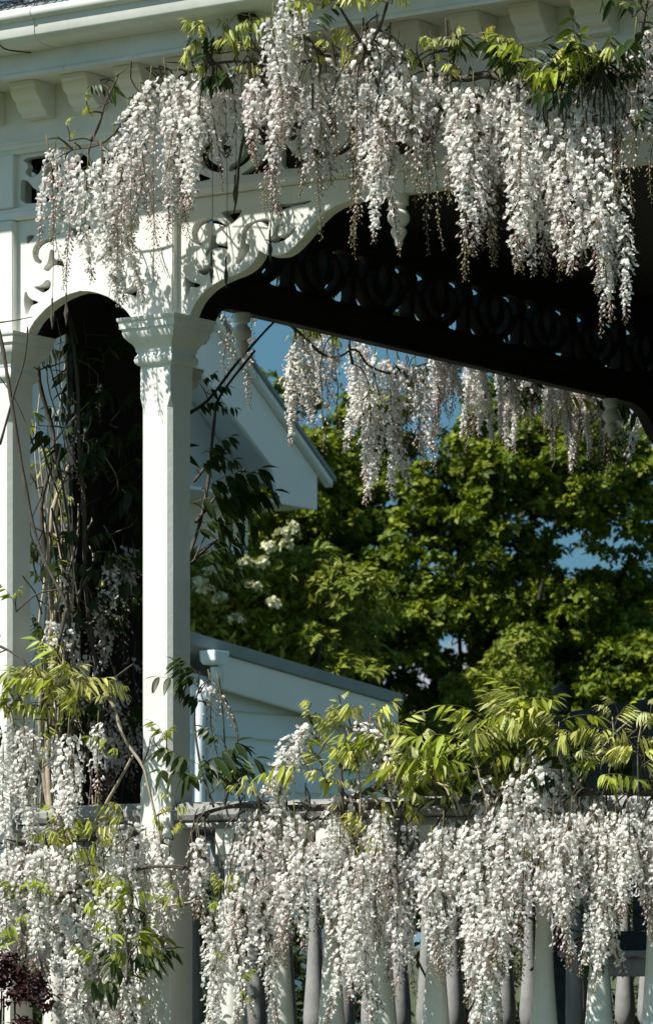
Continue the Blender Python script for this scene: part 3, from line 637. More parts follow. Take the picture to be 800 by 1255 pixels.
for (x, y, n, k, sc) in ((292, 52, 3, 'tassel', 1.0), (270, 66, 3, 'open', .7), (252, 50, 3, 'young', .7), (312, 60, 2, 'young', .7), (306, 40, 2, 'open', .7), (420, -4, 5, ('young', 'open'), .8), (452, 0, 5, ('young', 'tassel'), .8), (395, 10, 4, ('young', 'open'), .8), (480, 4, 3, 'young', .8),
    (515, 74, 3, ('open', 'tassel'), .7), (532, 62, 2, 'tassel', .9), (552, 60, 3, 'tassel', .9), (560, 75, 2, 'dark', .8), (620, 72, 4, ('dark', 'tassel'), .9), (655, 82, 4, ('dark', 'open'), 1.0), (640, 100, 4, 'dark', .9), (672, 100, 6, ('young', 'open', 'tassel'), .95), (692, 84, 7, ('young', 'open', 'tassel'), .95), (700, 104, 5, 'open', .9), (722, 92, 4, ('dark', 'tassel'), .9), (742, 80, 3, ('dark', 'tassel'), .8), (760, 92, 4, 'dark', .9), (716, 116, 4, 'dark', .8), (790, 14, 4, 'dark', .7), (775, 20, 2, 'tassel', .6), (110, 138, 2, 'open', .5), (85, 172, 2, 'young', .4), (138, 126, 2, 'dark', .5), (776, 160, 2, 'dark', .5)):
    UP.spray(Pv(x, y, -0.38 if y > 20 else -0.48), n, k, 0.06, sc * 0.8, 0.35)
# dangling seed-pod tendrils
for (x, y0, y1) in ((287, 110, 250), (258, 110, 345), (276, 110, 350), (330, 110, 318), (80, 195, 395), (63, 195, 400)):
    a, b_ = Pv(x, y0, -0.22), Pv(x + 1, y1, -0.15); UP.twig(a)
    UP.tw.tube([a, (a + b_) / 2 + Vector((.006, 0, 0)), b_], 0.0016, 0.0012, sides=4)
    l_ = (a - b_).length; 
    UP.tw.tube([b_ + Vector((0, 0, .09)), b_ + Vector((0, 0, .06)), b_ + Vector((.002, 0, .025)), b_ + Vector((.001, 0, -.004))], 0.003, 0.002, sides=6); 
    UP.tw.add([b_ + Vector((0, 0, .075)), b_ + Vector((-.009, 0, .03)), b_ + Vector((.0, -.004, .03)), b_ + Vector((.009, 0, .03)), b_ + Vector((0, 0, -.01))], [(0, 1, 2), (0, 2, 3), (1, 4, 2), (2, 4, 3)])
UP.done()

# --- the vine along the balustrade
LO = Vine('white wisteria in heavy bloom spilling over the balustrade rail of the wide bay', (2.5, -0.42, -1))
LO.stem([Vector((2.5, -0.42, -1)), Vector((2.45, -0.30, -0.3)), Vector((2.5, -0.20, 0.3)), Vector((2.3, -0.16, 0.75)), Vector((1.9, -0.14, 0.93)), Vector((1.4, -0.14, 0.94)), Vector((0.9, -0.15, 0.92)), Vector((0.55, -0.14, 0.92))], 0.022, 0.009)
LO.stem([Vector((0.70, -0.15, 0.90)), Vector((0.9, -0.15, 0.98)), Vector((1.1, -0.12, 1.0)), Vector((1.4, -0.1, 1.04)), Vector((1.65, -0.1, 1.06))], 0.010, 0.005)
LO.stem([Vector((0.55, -0.14, 0.92)), Vector((0.35, -0.14, 0.93)), Vector((0.22, -0.15, 0.90))], 0.009, 0.005)
LO.stem([Pv(x, y, -0.2) for x, y in ((420, 1000), (418, 950), (414, 930), (405, 915), (392, 905))], 0.006, 0.003)
LO.stem([Pv(x, y, -0.2) for x, y in ((414, 930), (425, 905), (440, 890), (455, 884))], 0.005, 0.003)
lowr = [(246, 1000, 110, 36, 'half'), (238, 1040, 90, 30, 'bud'), (262, 1092, 160, 40, 'full'), (278, 1098, 155, 38, 'full'), (268, 1130, 140, 36, 'full'), (244, 1060, 70, 26, 'half'),
 (300, 978, 120, 40, 'half'), (318, 975, 130, 44, 'half'), (310, 1020, 150, 40, 'half'), (305, 1080, 170, 40, 'full'), (322, 1085, 170, 40, 'full'), (330, 1030, 150, 44, 'half'), (345, 1000, 160, 46, 'full'), (360, 1000, 165, 46, 'full'), (374, 1010, 150, 46, 'half'), (388, 1040, 120, 38, 'half'), (352, 1070, 110, 40, 'half'), 
 (404, 1000, 130, 44, 'full'), (418, 1020, 180, 46, 'full'), (432, 1030, 200, 48, 'full'), (446, 1025, 175, 44, 'full'), (424, 1085, 150, 42, 'full'), (440, 1100, 140, 42, 'full'), (412, 960, 90, 44, 'full'), (436, 960, 100, 44, 'full'), (458, 1000, 140, 40, 'half'), (470, 985, 120, 40, 'half'),
 (486, 1020, 160, 38, 'full'), (498, 1030, 160, 38, 'full'), (492, 1090, 110, 34, 'half'), (508, 1000, 120, 38, 'half'), (478, 1060, 100, 30, 'half'),
 (528, 1015, 150, 44, 'full'), (542, 1010, 170, 46, 'full'), (556, 1005, 170, 46, 'half'), (530, 1070, 120, 38, 'half'), (570, 990, 180, 48, 'full'), (584, 985, 200, 48, 'full'), (598, 985, 210, 50, 'full'), (612, 990, 200, 48, 'full'), (590, 1070, 160, 44, 'full'), (606, 1090, 150, 44, 'full'), (576, 1100, 110, 36, 'half'), (626, 980, 180, 48, 'full'), (620, 1080, 120, 40, 'full'),
 (628, 940, 90, 46, 'full'), (644, 925, 110, 48, 'full'), (660, 935, 110, 48, 'full'), (672, 925, 90, 44, 'full'), (640, 1000, 170, 44, 'half'), (652, 1010, 150, 40, 'half'), (664, 1040, 130, 38, 'half'), (676, 1000, 160, 44, 'full'), (688, 985, 120, 46, 'full'),
 (702, 975, 130, 50, 'full'), (716, 970, 140, 50, 'full'), (730, 975, 195, 44, 'full'), (742, 985, 190, 40, 'full'), (736, 1060, 115, 36, 'full'), (756, 975, 120, 46, 'full'), (770, 970, 120, 46, 'full'), (786, 965, 130, 46, 'full'), (800, 970, 140, 44, 'full'), (776, 1030, 90, 40, 'half'), (760, 1020, 90, 38, 'half'), (694, 1030, 100, 40, 'full'), (812, 980, 150, 44, 'full'), (796, 1040, 90, 34, 'half')]
for (x, y, ln, wd, k) in lowr:
    if x < 335 and y < 1010: y += 14
    if 252 < x < 298 and y < 1060: continue
    rac(LO, x + rnd.uniform(-3, 3), y + rnd.uniform(-8, 22), ln, wd * rnd.uniform(.85, 1.1), k, -0.17 + rnd.uniform(-0.12, 0.06))
for i in range(16):                             # the thick middle of the curtain
    x = rnd.uniform(300, 810); rac(LO, x, 985 + rnd.uniform(-10, 50), rnd.uniform(70, 120), rnd.uniform(36, 50), 'full' if rnd.random() < 0.7 else 'half', rnd.uniform(-0.22, -0.09))
LO.raceme(Pv(378, 888, -0.2), 0.28, 0.11, 'full', (-0.42 * -1, 0.0))
LO.raceme(Pv(370, 905, -0.2), 0.26, 0.11, 'full', (0.40, 0.05))
LO.raceme(Pv(352, 930, -0.2), 0.24, 0.10, 'full', (0.35, 0.0))
for (x, y) in ((440, 884), (455, 890), (466, 896), (452, 900), (474, 915)): LO.raceme(Pv(x, y, -0.2), 0.17, 0.10, 'full', (-0.25, 0))
for (x, y) in ((600, 950), (702, 930), (690, 905), (680, 915)): LO.raceme(Pv(x, y, -0.16), 0.15, 0.10, 'full', (0.2, 0))
LO.raceme(Pv(256, 836, -0.12), 0.26, 0.07, 'bud', (-0.2, 0)); LO.raceme(Pv(268, 840, -0.12), 0.17, 0.05, 'bud', (-0.35, 0))
LO.stem([Pv(x, y, -0.12) for x, y in ((262, 990), (246, 940), (238, 880), (244, 845), (256, 834))], 0.004, 0.002)
for (x, y, n, k, sc) in ((382, 888, 3, 'tassel', .8), (412, 878, 3, ('tassel', 'young'), .8), (430, 890, 3, 'young', .8), (376, 940, 3, 'open', .9), (400, 960, 6, 'tassel', .9), (420, 970, 6, ('tassel', 'young'), .9), (440, 940, 6, ('young', 'open', 'tassel'), .95), (460, 950, 7, ('young', 'open', 'tassel'), .95), (480, 930, 7, ('young', 'open', 'tassel'), .95), (470, 900, 5, ('young', 'tassel'), 1.0), (490, 970, 8, ('young', 'open', 'tassel'), .95), (505, 940, 6, ('young', 'open', 'tassel'), 1.0), (480, 1000, 6, 'young', .9), (500, 1010, 5, 'young', .9), (450, 1000, 4, 'young', .9), (460, 1035, 4, ('tassel', 'young'), .9), (520, 975, 5, ('open', 'tassel'), .9), (540, 990, 4, 'tassel', .9), (440, 1045, 3, 'tassel', .8),
    (530, 955, 4, 'open', 1.0), (555, 935, 5, ('young', 'open', 'tassel'), .95), (580, 925, 6, ('young', 'open', 'tassel'), 1.0), (600, 905, 7, ('young', 'open', 'tassel'), 1.0), (620, 900, 8, ('young', 'open', 'tassel'), 1.0), (640, 890, 8, ('young', 'open', 'tassel'), 1.0), (660, 900, 7, ('young', 'open', 'tassel'), 1.0), (680, 905, 6, ('young', 'open', 'tassel'), .95), (610, 940, 5, 'open', 1.0), (585, 960, 5, ('open', 'tassel'), 1.0), (650, 925, 5, 'young', 1.0), (700, 920, 5, ('young', 'tassel'), 1.0), (715, 935, 6, ('young', 'tassel'), .9), (735, 915, 2, ('young', 'open'), .8), (754, 888, 2, ('young', 'tassel'), .8), (776, 915, 2, ('tassel', 'young'), .9), (790, 935, 4, ('tassel', 'young'), .9), (760, 945, 5, ('tassel', 'open'), .9), (785, 960, 4, 'tassel', .9), (690, 968, 3, 'dark', .9), (740, 960, 3, 'open', .8), (796, 885, 2, 'tassel', .9), (570, 990, 3, 'tassel', .9),
    (262, 970, 4, ('dark', 'tassel'), .8), (290, 965, 3, 'tassel', .9), (310, 972, 3, 'tassel', .9), (246, 960, 3, 'dark', .9), (244, 850, 3, ('dark', 'tassel'), .7), (252, 865, 2, 'dark', .6), (276, 930, 2, 'dark', .5), (280, 1100, 3, 'young', .7), (270, 1110, 3, 'open', .6), (285, 1190, 3, 'open', .45), (300, 1230, 3, 'open', .4), (655, 1070, 2, 'young', .6)):
    LO.spray(Pv(x, y, -0.19 + rnd.uniform(-.07, .05)), max(2, n - 2) if n > 4 else n, k, 0.07, sc * 0.85, 0.45)
for pl in (((600, 1000), (620, 960), (648, 925), (660, 902)), ((690, 990), (730, 930), (748, 905), (772, 882)), ((560, 1000), (545, 965), (520, 960), (500, 972)), ((600, 1000), (580, 930), (572, 915))):
    LO.stem([Pv(x, y, -0.18) for x, y in pl], 0.004, 0.002, PALEBARK)
for pl in (((548, 1255), (530, 1215), (505, 1165), (480, 1120)), ((690, 1168), (720, 1150), (745, 1120)), ((640, 1120), (668, 1135), (700, 1140), (735, 1152)), ((600, 1190), (580, 1230), (560, 1270)), ((650, 1190), (690, 1160), (725, 1145))):
    LO.stem([Pv(x, y, 0.08) for x, y in pl], 0.004, 0.003, BARK)
for (x0, y0, x1, y1) in ((560, 1000, 520, 905), (600, 990, 585, 890), (640, 990, 640, 878), (700, 985, 690, 884), (735, 985, 748, 878), (480, 1000, 470, 885), (440, 1000, 420, 880), (775, 985, 795, 880)):
    sh = [Pv(x0 + (x1 - x0) * t + 8 * math.sin(3 * t + x0), y0 + (y1 - y0) * t, -0.22) for t in (0, .35, .7, 1)]
    LO.stem(sh, .003, .0014, PALEBARK)
    for t in (.55, .7, .82, .92, 1.0):
        LO.leaf(sh[0].lerp(sh[-1], t) if t < 1 else sh[-1], rnd.uniform(-3.1, 3.1), rnd.uniform(.1, .7), rnd.choice(('tassel', 'young', 'tassel')), rnd.uniform(.7, 1.0), rnd.uniform(-.4, .4))
LO.leaf(Pv(706, 1178, -0.02), 0.2, -0.1, 'dark', 0.5)
LO.done()

# --- the vine below and left of the chamfered post
LF = Vine('white wisteria tumbling over the narrow bay rail beside the chamfered post', (-0.85, -0.42, -1))
LF.stem([Vector((-0.85, -0.42, -1)), Vector((-0.86, -0.3, -0.2)), Vector((-0.82, -0.2, 0.4)), Vector((-0.7, -0.16, 0.9)), Vector((-0.55, -0.15, 1.15)), Vector((-0.62, -0.14, 1.3))], 0.020, 0.008)
LF.stem([Pv(x, y, -0.16) for x, y in ((-20, 1030), (40, 1035), (100, 1030), (150, 1025), (170, 1022))], 0.007, 0.004)
for pl, r_, mt in ((((40, 1118), (75, 1100), (120, 1080), (172, 1066), (222, 1062), (246, 1078)), .005, BARK), (((150, 1072), (185, 1062), (225, 1065)), .006, BARK), (((150, 1110), (178, 1120), (200, 1112), (256, 1103)), .004, PALEBARK),
                   (((108, 1024), (130, 985), (150, 950), (163, 926)), .006, PALEBARK), (((128, 850), (140, 868), (152, 905), (174, 938), (182, 965), (198, 1034)), .0055, PALEBARK), (((174, 938), (182, 918), (184, 905)), .003, BARK), (((174, 938), (190, 922), (205, 918)), .002, BARK),
                   (((90, 880), (115, 858), (140, 832), (162, 815)), .004, BARK), (((-8, 380), (4, 430), (12, 480), (30, 590), (48, 670), (76, 730), (82, 745)), .007, BARK), (((0, 545), (18, 480), (30, 440), (34, 400)), .004, BARK), (((0, 395), (20, 392), (40, 388)), .0025, BARK),
                   (((-5, 790), (15, 800), (32, 815), (34, 850)), .004, BARK), (((82, 745), (70, 800), (58, 860), (60, 900)), .006, BARK)):
    LF.stem([Pv(x, y, -0.19) for x, y in pl], r_, r_ * 0.6, mt)
left = [(12, 880, 170, 48, 'full'), (28, 885, 160, 46, 'full'), (2, 920, 150, 44, 'full'), (44, 890, 90, 36, 'half'), (84, 895, 115, 46, 'full'), (92, 940, 90, 36, 'full'), (66, 900, 80, 34, 'half'), (118, 890, 100, 34, 'half'),
 (8, 1040, 160, 50, 'half'), (24, 1035, 165, 50, 'full'), (40, 1040, 150, 48, 'half'), (-6, 1060, 150, 46, 'half'), (56, 1045, 150, 46, 'full'), (70, 1040, 200, 50, 'full'), (86, 1035, 215, 50, 'full'), (100, 1040, 210, 48, 'full'), (78, 1110, 170, 46, 'full'), (94, 1130, 160, 46, 'full'), (62, 1100, 130, 42, 'full'), (112, 1070, 180, 44, 'full'), (126, 1060, 140, 44, 'full'), (140, 1045, 140, 44, 'full'), (154, 1050, 130, 42, 'full'), (134, 1120, 130, 40, 'full'), (150, 1110, 110, 38, 'full'), (118, 1180, 120, 44, 'full'), (138, 1195, 110, 44, 'full'), (156, 1200, 90, 38, 'full'), (104, 1200, 110, 44, 'full'), (84, 1220, 90, 40, 'full'), (170, 1215, 70, 30, 'full'), (148, 1020, 90, 44, 'full'), (130, 1010, 80, 40, 'full'), (164, 1010, 90, 40, 'full'), (10, 1120, 100, 44, 'half'), (30, 1130, 100, 42, 'bud'), (46, 1120, 100, 40, 'half'),
 (200, 1026, 120, 34, 'full'), (208, 1050, 145, 30, 'half'), (190, 1020, 60, 30, 'full'), (60, 1010, 60, 34, 'full'), (178, 1030, 60, 30, 'half')]
for (x, y, ln, wd, k) in left:
    rac(LF, x + rnd.uniform(-3, 3), y + rnd.uniform(-5, 5), ln, wd, k, -0.19 + rnd.uniform(-0.08, 0.05) if x < 170 else -0.16)
for (x, y, n, k, sc) in ((60, 850, 6, ('young', 'tassel'), 1.0), (40, 845, 5, ('young', 'open', 'tassel'), .95), (80, 840, 6, ('young', 'open', 'tassel'), .95), (100, 850, 5, ('young', 'tassel'), 1.0), (120, 850, 4, ('young', 'tassel'), .9), (70, 870, 5, 'young', 1.0), (30, 870, 4, ('young', 'open', 'tassel'), .95), (12, 870, 4, 'open', .8), (0, 800, 3, 'open', .8), (48, 830, 4, 'young', .9), (6, 880, 3, 'young', .8), (100, 875, 3, 'young', .8), (138, 855, 3, 'tassel', .8), (20, 750, 2, 'open', .6),
    (150, 930, 2, 'open', .6), (196, 920, 2, 'tassel', .8), (204, 918, 2, 'open', .6), (80, 1030, 5, ('young', 'open'), .8), (100, 1025, 5, 'young', .8), (60, 1040, 4, 'young', .8), (120, 1035, 4, 'young', .8), (150, 1010, 4, 'young', .7), (110, 1060, 3, 'young', .8), (40, 1110, 4, 'open', .8), (32, 1150, 4, 'open', .8), (30, 1180, 3, 'open', .7), (60, 1108, 3, 'open', .6), (130, 1100, 5, 'young', .9), (145, 1085, 4, 'young', .8), (120, 1115, 4, ('young', 'open'), .8), (160, 1110, 3, 'open', .8), (165, 1140, 4, 'young', .8), (162, 1170, 5, 'open', .9), (150, 1160, 3, 'open', .8), (172, 1190, 3, 'dark', .7), (155, 1210, 4, 'dark', .8), (165, 1225, 4, 'open', .6), (222, 1112, 3, 'open', .55), (212, 1030, 3, 'young', .5), (218, 995, 2, 'young', .5), (195, 1018, 3, 'young', .5), (125, 1190, 2, 'open', .6)):
    LF.spray(Pv(x, y, -0.22 + rnd.uniform(-.06, .04)), n, k, 0.06, sc * 0.8, 0.4)
LF.done()

# --- the vine that climbs the added dark boards of the side bay
SD = Vine('tangled wisteria stems climbing added dark boards behind the narrow arch', (-0.80, 0.25, -1))
def Ps(x, y): return Pu(x, y, -0.58)
for k in range(44):
    xb, xt = rnd.uniform(42, 135), rnd.uniform(30, 115)
    u = rnd.uniform(-0.92, -0.52) if k > 4 else -0.56
    ph = rnd.uniform(0, 6); am = rnd.uniform(6, 20)
    pts = [Pu(xb + (xt - xb) * t + am * math.sin(ph + 5.5 * t) + rnd.uniform(-11, 11), 1010 - 620 * t, u + 0.04 * math.sin(ph + 9 * t)) for t in [i / 8 for i in range(rnd.choice((6, 7, 9)))]]
    if k < 12: pts = [Vector((-0.80 + rnd.uniform(-.04, .04), 0.25 + rnd.uniform(-.1, .1), -1))] + pts
    r_ = rnd.uniform(0.002, 0.0065) if k < 33 else rnd.uniform(.010, .015)
    SD.stem(pts, r_, r_ * 0.5, PALEBARK if rnd.random() < 0.5 else BARK)
for k in range(60):
    x, y = rnd.uniform(38, 165), rnd.uniform(420, 960)
    p = Ps(x, y); q = Ps(x + rnd.uniform(-45, 45), y - rnd.uniform(10, 90))
    SD.stem([p, (p + q) / 2 + Vector((rnd.uniform(-.05, .05), 0, rnd.uniform(-.03, .03))), q], 0.003, 0.0015, PALEBARK if rnd.random() < 0.4 else BARK)
for (x, y, ln, wd, k) in ((90, 495, 120, 20, 'bud'), (120, 470, 50, 16, 'bud'), (150, 668, 60, 44, 'full'), (162, 672, 70, 40, 'full'), (135, 690, 90, 40, 'half'), (128, 745, 80, 40, 'full'), (120, 740, 70, 36, 'half'), (98, 800, 90, 40, 'full'), (110, 815, 80, 40, 'full'), (150, 720, 120, 34, 'bud'), (165, 800, 130, 36, 'bud'), (142, 830, 120, 36, 'half'), (120, 880, 100, 40, 'half'), (135, 900, 90, 40, 'half'), (70, 690, 60, 34, 'half'), (62, 760, 80, 36, 'half'), (150, 900, 80, 34, 'half'), (84, 760, 60, 34, 'half'), (160, 880, 90, 34, 'half')):
    SD.raceme(Pu(x, y, -0.52 + rnd.uniform(-.05, .04)), ln / 375, wd / 375, k)
for i in range(46):
    x, y = rnd.uniform(42, 120), rnd.uniform(440, 930)
    SD.spray(Pu(x, y, rnd.uniform(-.95, -.6)), rnd.choice((2, 3)), rnd.choice(('open', 'dark', 'young', 'young', 'tassel')), 0.06, rnd.uniform(.45, .75), 0.2)
for i in range(20):
    x, y = rnd.uniform(95, 172), rnd.uniform(400, 900)
    SD.spray(Pu(x, y, rnd.uniform(-.56, -.50)), 3, 'dark', 0.06, rnd.uniform(.5, .9), 0.1)
# branch with dark leaves that shows on the open side of the post
def Pq(x, y): return Pu(x, y, -0.66)
for pl, r_ in ((((225, 700), (245, 640), (255, 590), (262, 520), (270, 485), (312, 430)), .007), (((238, 590), (262, 560), (280, 548)), .005), (((225, 700), (258, 668), (283, 652)), .006), (((240, 640), (268, 605), (300, 575)), .006), (((225, 510), (255, 490), (290, 445), (330, 400), (345, 388)), .006), (((236, 690), (250, 660), (262, 640), (285, 622)), .003)):
    SD.stem([Pq(*a) for a in pl], r_, r_ * .55)
SD.stem([Pu(150, 780, -0.7), Pu(190, 740, -0.68), Pq(225, 700)], .009, .007); SD.stem([Pu(140, 560, -0.7), Pu(190, 530, -.68), Pq(225, 510)], .008, .006)
yaw_r = TH
for (x, y, yw, pt, sc, k) in ((262, 590, .1, .35, 1.3, 'dark'), (268, 600, -.3, .1, 1.2, 'dark'), (255, 610, .4, .2, 1.3, 'dark'), (250, 625, 0, -.2, 1.2, 'dark'), (245, 585, .2, .3, 1.0, 'dark'), (280, 600, .2, .15, 1.2, 'dark'), (248, 540, .2, .4, .8, 'dark'), (258, 560, -.4, .2, .7, 'dark'), (240, 560, .5, .5, .8, 'dark'), (250, 655, .2, .3, .9, 'dark'), (240, 670, -.2, .2, 1.0, 'dark'), (262, 655, .1, -.1, .7, 'dark'), (238, 640, .3, .6, .8, 'dark'), (246, 690, .2, .1, .9, 'dark'), (266, 625, 0, .25, .5, 'young'), (262, 632, .2, .1, .4, 'tassel'), (240, 500, .4, .3, .6, 'dark'), (252, 480, -.2, .2, .6, 'dark'), (245, 470, .6, .5, .5, 'dark'), (264, 500, .2, -.1, .5, 'dark'), (236, 600, .1, .1, 1.1, 'dark'), (270, 575, .3, .2, .8, 'dark')):
    SD.leaf(Pq(x, y + (16 if y > 520 else 0)), yaw_r + yw, pt, k, sc * 0.72, twig=True)
SD.done()

# --- the vine hanging along the outside of the side beam
FV = Vine('wisteria curtain hanging outside the dark side beam against the sky and tree', (-1.0, 6.6, -1))
SU = -0.93
FV.stem([Vector((-1.0, 6.6, -1)), Vector((-.95, 6.5, .6)), Vector((-.98, 6.4, 2.0)), Vector((-.95, 5.6, 2.8)), Vector((-.93, 4.2, 2.95)), Vector((-.95, 3.4, 2.88)), Vector((-.9, 2.6, 2.92)), Vector((-.95, 2.0, 2.85)), Vector((-.92, 1.5, 2.9))], 0.02, 0.009)
FV.stem([Pu(x, y, SU) for x, y in ((318, 386), (345, 392), (372, 412), (392, 432), (412, 438), (435, 428), (452, 448), (482, 458), (500, 452), (540, 440))], 0.006, 0.004)
FV.stem([Pu(x, y, SU) for x, y in ((432, 446), (428, 424), (430, 400))], 0.007, 0.004)
def rf(x, y, ln, wd, k, lean=0): FV.raceme(Pu(x, y, SU + rnd.uniform(-.05, .06)), ln / 345, wd / 345, k, (-lean, 0))
for a in ((275, 385, 90, 26, 'bud'), (298, 392, 110, 24, 'half'), (308, 385, 80, 22, 'bud'), (284, 400, 75, 22, 'bud'), (372, 408, 120, 34, 'full'), (362, 420, 110, 34, 'full'), (382, 400, 110, 36, 'full'), (396, 402, 110, 34, 'half'), (358, 440, 110, 30, 'full'), (374, 440, 80, 32, 'half'), (392, 440, 70, 30, 'half'), (408, 420, 80, 28, 'half'), (395, 490, 70, 22, 'bud'), (412, 470, 70, 18, 'bud'),
          (436, 415, 120, 36, 'full'), (448, 420, 150, 38, 'full'), (460, 430, 190, 38, 'full'), (474, 440, 180, 38, 'full'), (452, 480, 120, 36, 'full'), (466, 500, 125, 34, 'full'), (486, 440, 140, 36, 'half'), (498, 445, 130, 36, 'half'), (482, 520, 100, 30, 'full'), (510, 445, 120, 34, 'half'), (520, 450, 130, 34, 'half'), (532, 450, 110, 32, 'half'), (528, 500, 90, 28, 'half'),
          (778, 508, 65, 26, 'full'), (768, 540, 40, 18, 'bud'), (788, 500, 50, 26, 'half')): rf(*a)
for i in range(84):
    x = rnd.uniform(530, 762); y = 432 + (x - 536) * 0.235 - rnd.uniform(0, 12); rf(x, y, rnd.uniform(60, 130), rnd.choice((13, 15, 17, 24)), rnd.choice(('half', 'half', 'bud', 'full')))
for (x, y, n, k) in ((385, 412, 4, 'young'), (400, 402, 3, 'open'), (375, 405, 3, 'young'), (360, 455, 2, 'young'), (740, 500, 5, 'dark'), (750, 515, 4, 'dark'), (690, 500, 3, 'open'), (630, 500, 3, 'dark'), (500, 470, 3, 'dark'), (765, 500, 2, 'dark')):
    FV.spray(Pu(x, y, SU), n, k, 0.05, 0.7, 0.1)
for i in range(26):
    FV.spray(Vector((-0.86 + rnd.uniform(-.06, .05), rnd.uniform(1.2, 4.6), rnd.uniform(2.84, 3.05))), 3, rnd.choice(('dark', 'open')), 0.05, .8, 0.1)
FV.done()

# ------------------------------------------------------------------ white gabled house beyond the garden
GU = -8.3                                             # plane of its barge boards
GH = thing('gabled_house', 'white house gable with wide bargeboard and boxed eave, in blue shade beside the tree', 'house', (-10.5, 9.5, -1))
def vz(x, y, u=GU): p = Pu(x, y, u); return (p.y, p.z)
def prism(poly, u0, u1):
    m = MB(); n = len(poly)
    m.add([(u0, a, b_) for a, b_ in poly] + [(u1, a, b_) for a, b_ in poly], [tuple(range(n)), tuple(range(n, 2 * n))[::-1]] + [(i, n + i, n + (i + 1) % n, (i + 1) % n) for i in range(n)])
    return m
tip = vz(399, 586); up0 = vz(315, 466); slope = (up0[1] - tip[1]) / (up0[0] - tip[0])
rake = lambda v, dz=0: (v, tip[1] + slope * (v - tip[0]) + dz)
apex_v = tip[0] - 3.2
e_in = vz(389, 612)[0]
bw = vz(340, 500)[1] - vz(340, 585)[1]
barge = [rake(e_in, -0.06), (e_in, vz(389, 625)[1]), (vz(341, 619)[0], vz(389, 625)[1]), (vz(333, 575)[0], vz(333, 571)[1]), rake(apex_v, -0.06 - bw), rake(apex_v, -0.06)]
prism(barge, GU, GU - 0.035).build('bargeboard', HOUSEP, GH, bevel=0.004)
left = [(2 * apex_v - a, b_) for a, b_ in barge]
prism(left, GU, GU - 0.035).build('bargeboard', HOUSEP, GH, bevel=0.004)
for sgn in (0, 1):
    q = [rake(tip[0] + 0.02, 0.0), rake(apex_v, 0.0), rake(apex_v, -0.055), rake(tip[0] + 0.02, -0.055)]
    if sgn: q = [(2 * apex_v - a, b_) for a, b_ in q]
    prism(q, GU + 0.05, GU - 0.02).build('rake_moulding', HOUSEP, GH, bevel=0.006)
    q = [rake(tip[0] + 0.04, 0.035), rake(apex_v, 0.035), rake(apex_v, 0.002), rake(tip[0] + 0.04, 0.002)]
    if sgn: q = [(2 * apex_v - a, b_) for a, b_ in q]
    prism(q, GU + 0.065, GU - 6).build('roof', ROOF2, GH)
zs = vz(389, 625)[1]
wall_u = GU - 0.55; wv1 = vz(296, 640, wall_u)[0]; wv0 = 2 * apex_v - wv1
soff = [rake(e_in - .01, -0.08), (e_in - .01, zs + .02), (wv1 + 0.0, zs + .02), (wv1, rake(wv1)[1] - 0.10), rake(apex_v, -0.10), rake(apex_v, -0.06)]
prism([rake(e_in - .02, -.10), rake(apex_v, -.10), rake(apex_v, -.06), rake(e_in - .02, -.06)], GU - 0.036, GU - 6).build('sloping_soffit', HOUSEP, GH)
prism([(e_in - .02, zs + .01), (e_in - .02, zs + .03), (wv0, zs + .03), (wv0, zs + .01)], GU - 0.036, wall_u + .001).build('eave_soffit', HOUSEP, GH)
prism([(wv1, -1.0), (wv1, rake(wv1)[1] - .12), (apex_v, rake(apex_v)[1] - .12), (wv0, rake(wv1)[1] - .12), (wv0, -1.0)], wall_u, wall_u - 5).build('wall', HOUSEP, GH)
prism([(wv1 + .03, zs - .32), (wv1 + .03, zs + .009), (wv0, zs + .009), (wv0, zs - .32)], wall_u + .04, wall_u + .0005).build('frieze_board', HOUSEP, GH, bevel=0.006)

# ------------------------------------------------------------------ weatherboard lean-to
LUx = -5.95
LT = thing('weatherboard_shed', 'pale blue weatherboard lean-to with low sloping grey roof, gutter and downpipe', 'shed', (-6.3, 9.5, -1))
def lz(x, y, u=LUx): p = Pu(x, y, u); return (p.y, p.z)
RF = LUx + 0.12
ra, rb = lz(222, 771, RF), lz(493, 851, RF)
sl = (rb[1] - ra[1]) / (rb[0] - ra[0])
rk = lambda v, d=0: ra[1] + sl * (v - ra[0]) + d
ve = lz(490, 870, RF)[0]; vs0 = lz(222, 800)[0]
rt = lz(380, 812)[1] - lz(380, 836)[1] 
prism([(vs0 - .1, rk(vs0 - .1)), (ve + .02, rk(ve + .02)), (ve + .02, rk(ve + .02, -.072)), (vs0 - .1, rk(vs0 - .1, -.072))], LUx + 0.13, LUx - 0.9).build('roof', ROOF2, LT, bevel=0.004)
vb0 = lz(254, 800)[0]
prism([(vb0, rk(vb0, -.074)), (ve, rk(ve, -.074)), (ve, rk(ve, -.29)), (vb0, rk(vb0, -.27))], LUx + 0.11, LUx + 0.075).build('bargeboard', HOUSEP, LT, bevel=0.004)
vw1 = lz(452, 900)[0]
exposure_h = 0.150; k = 0; z = -0.98
tilt = 0.012
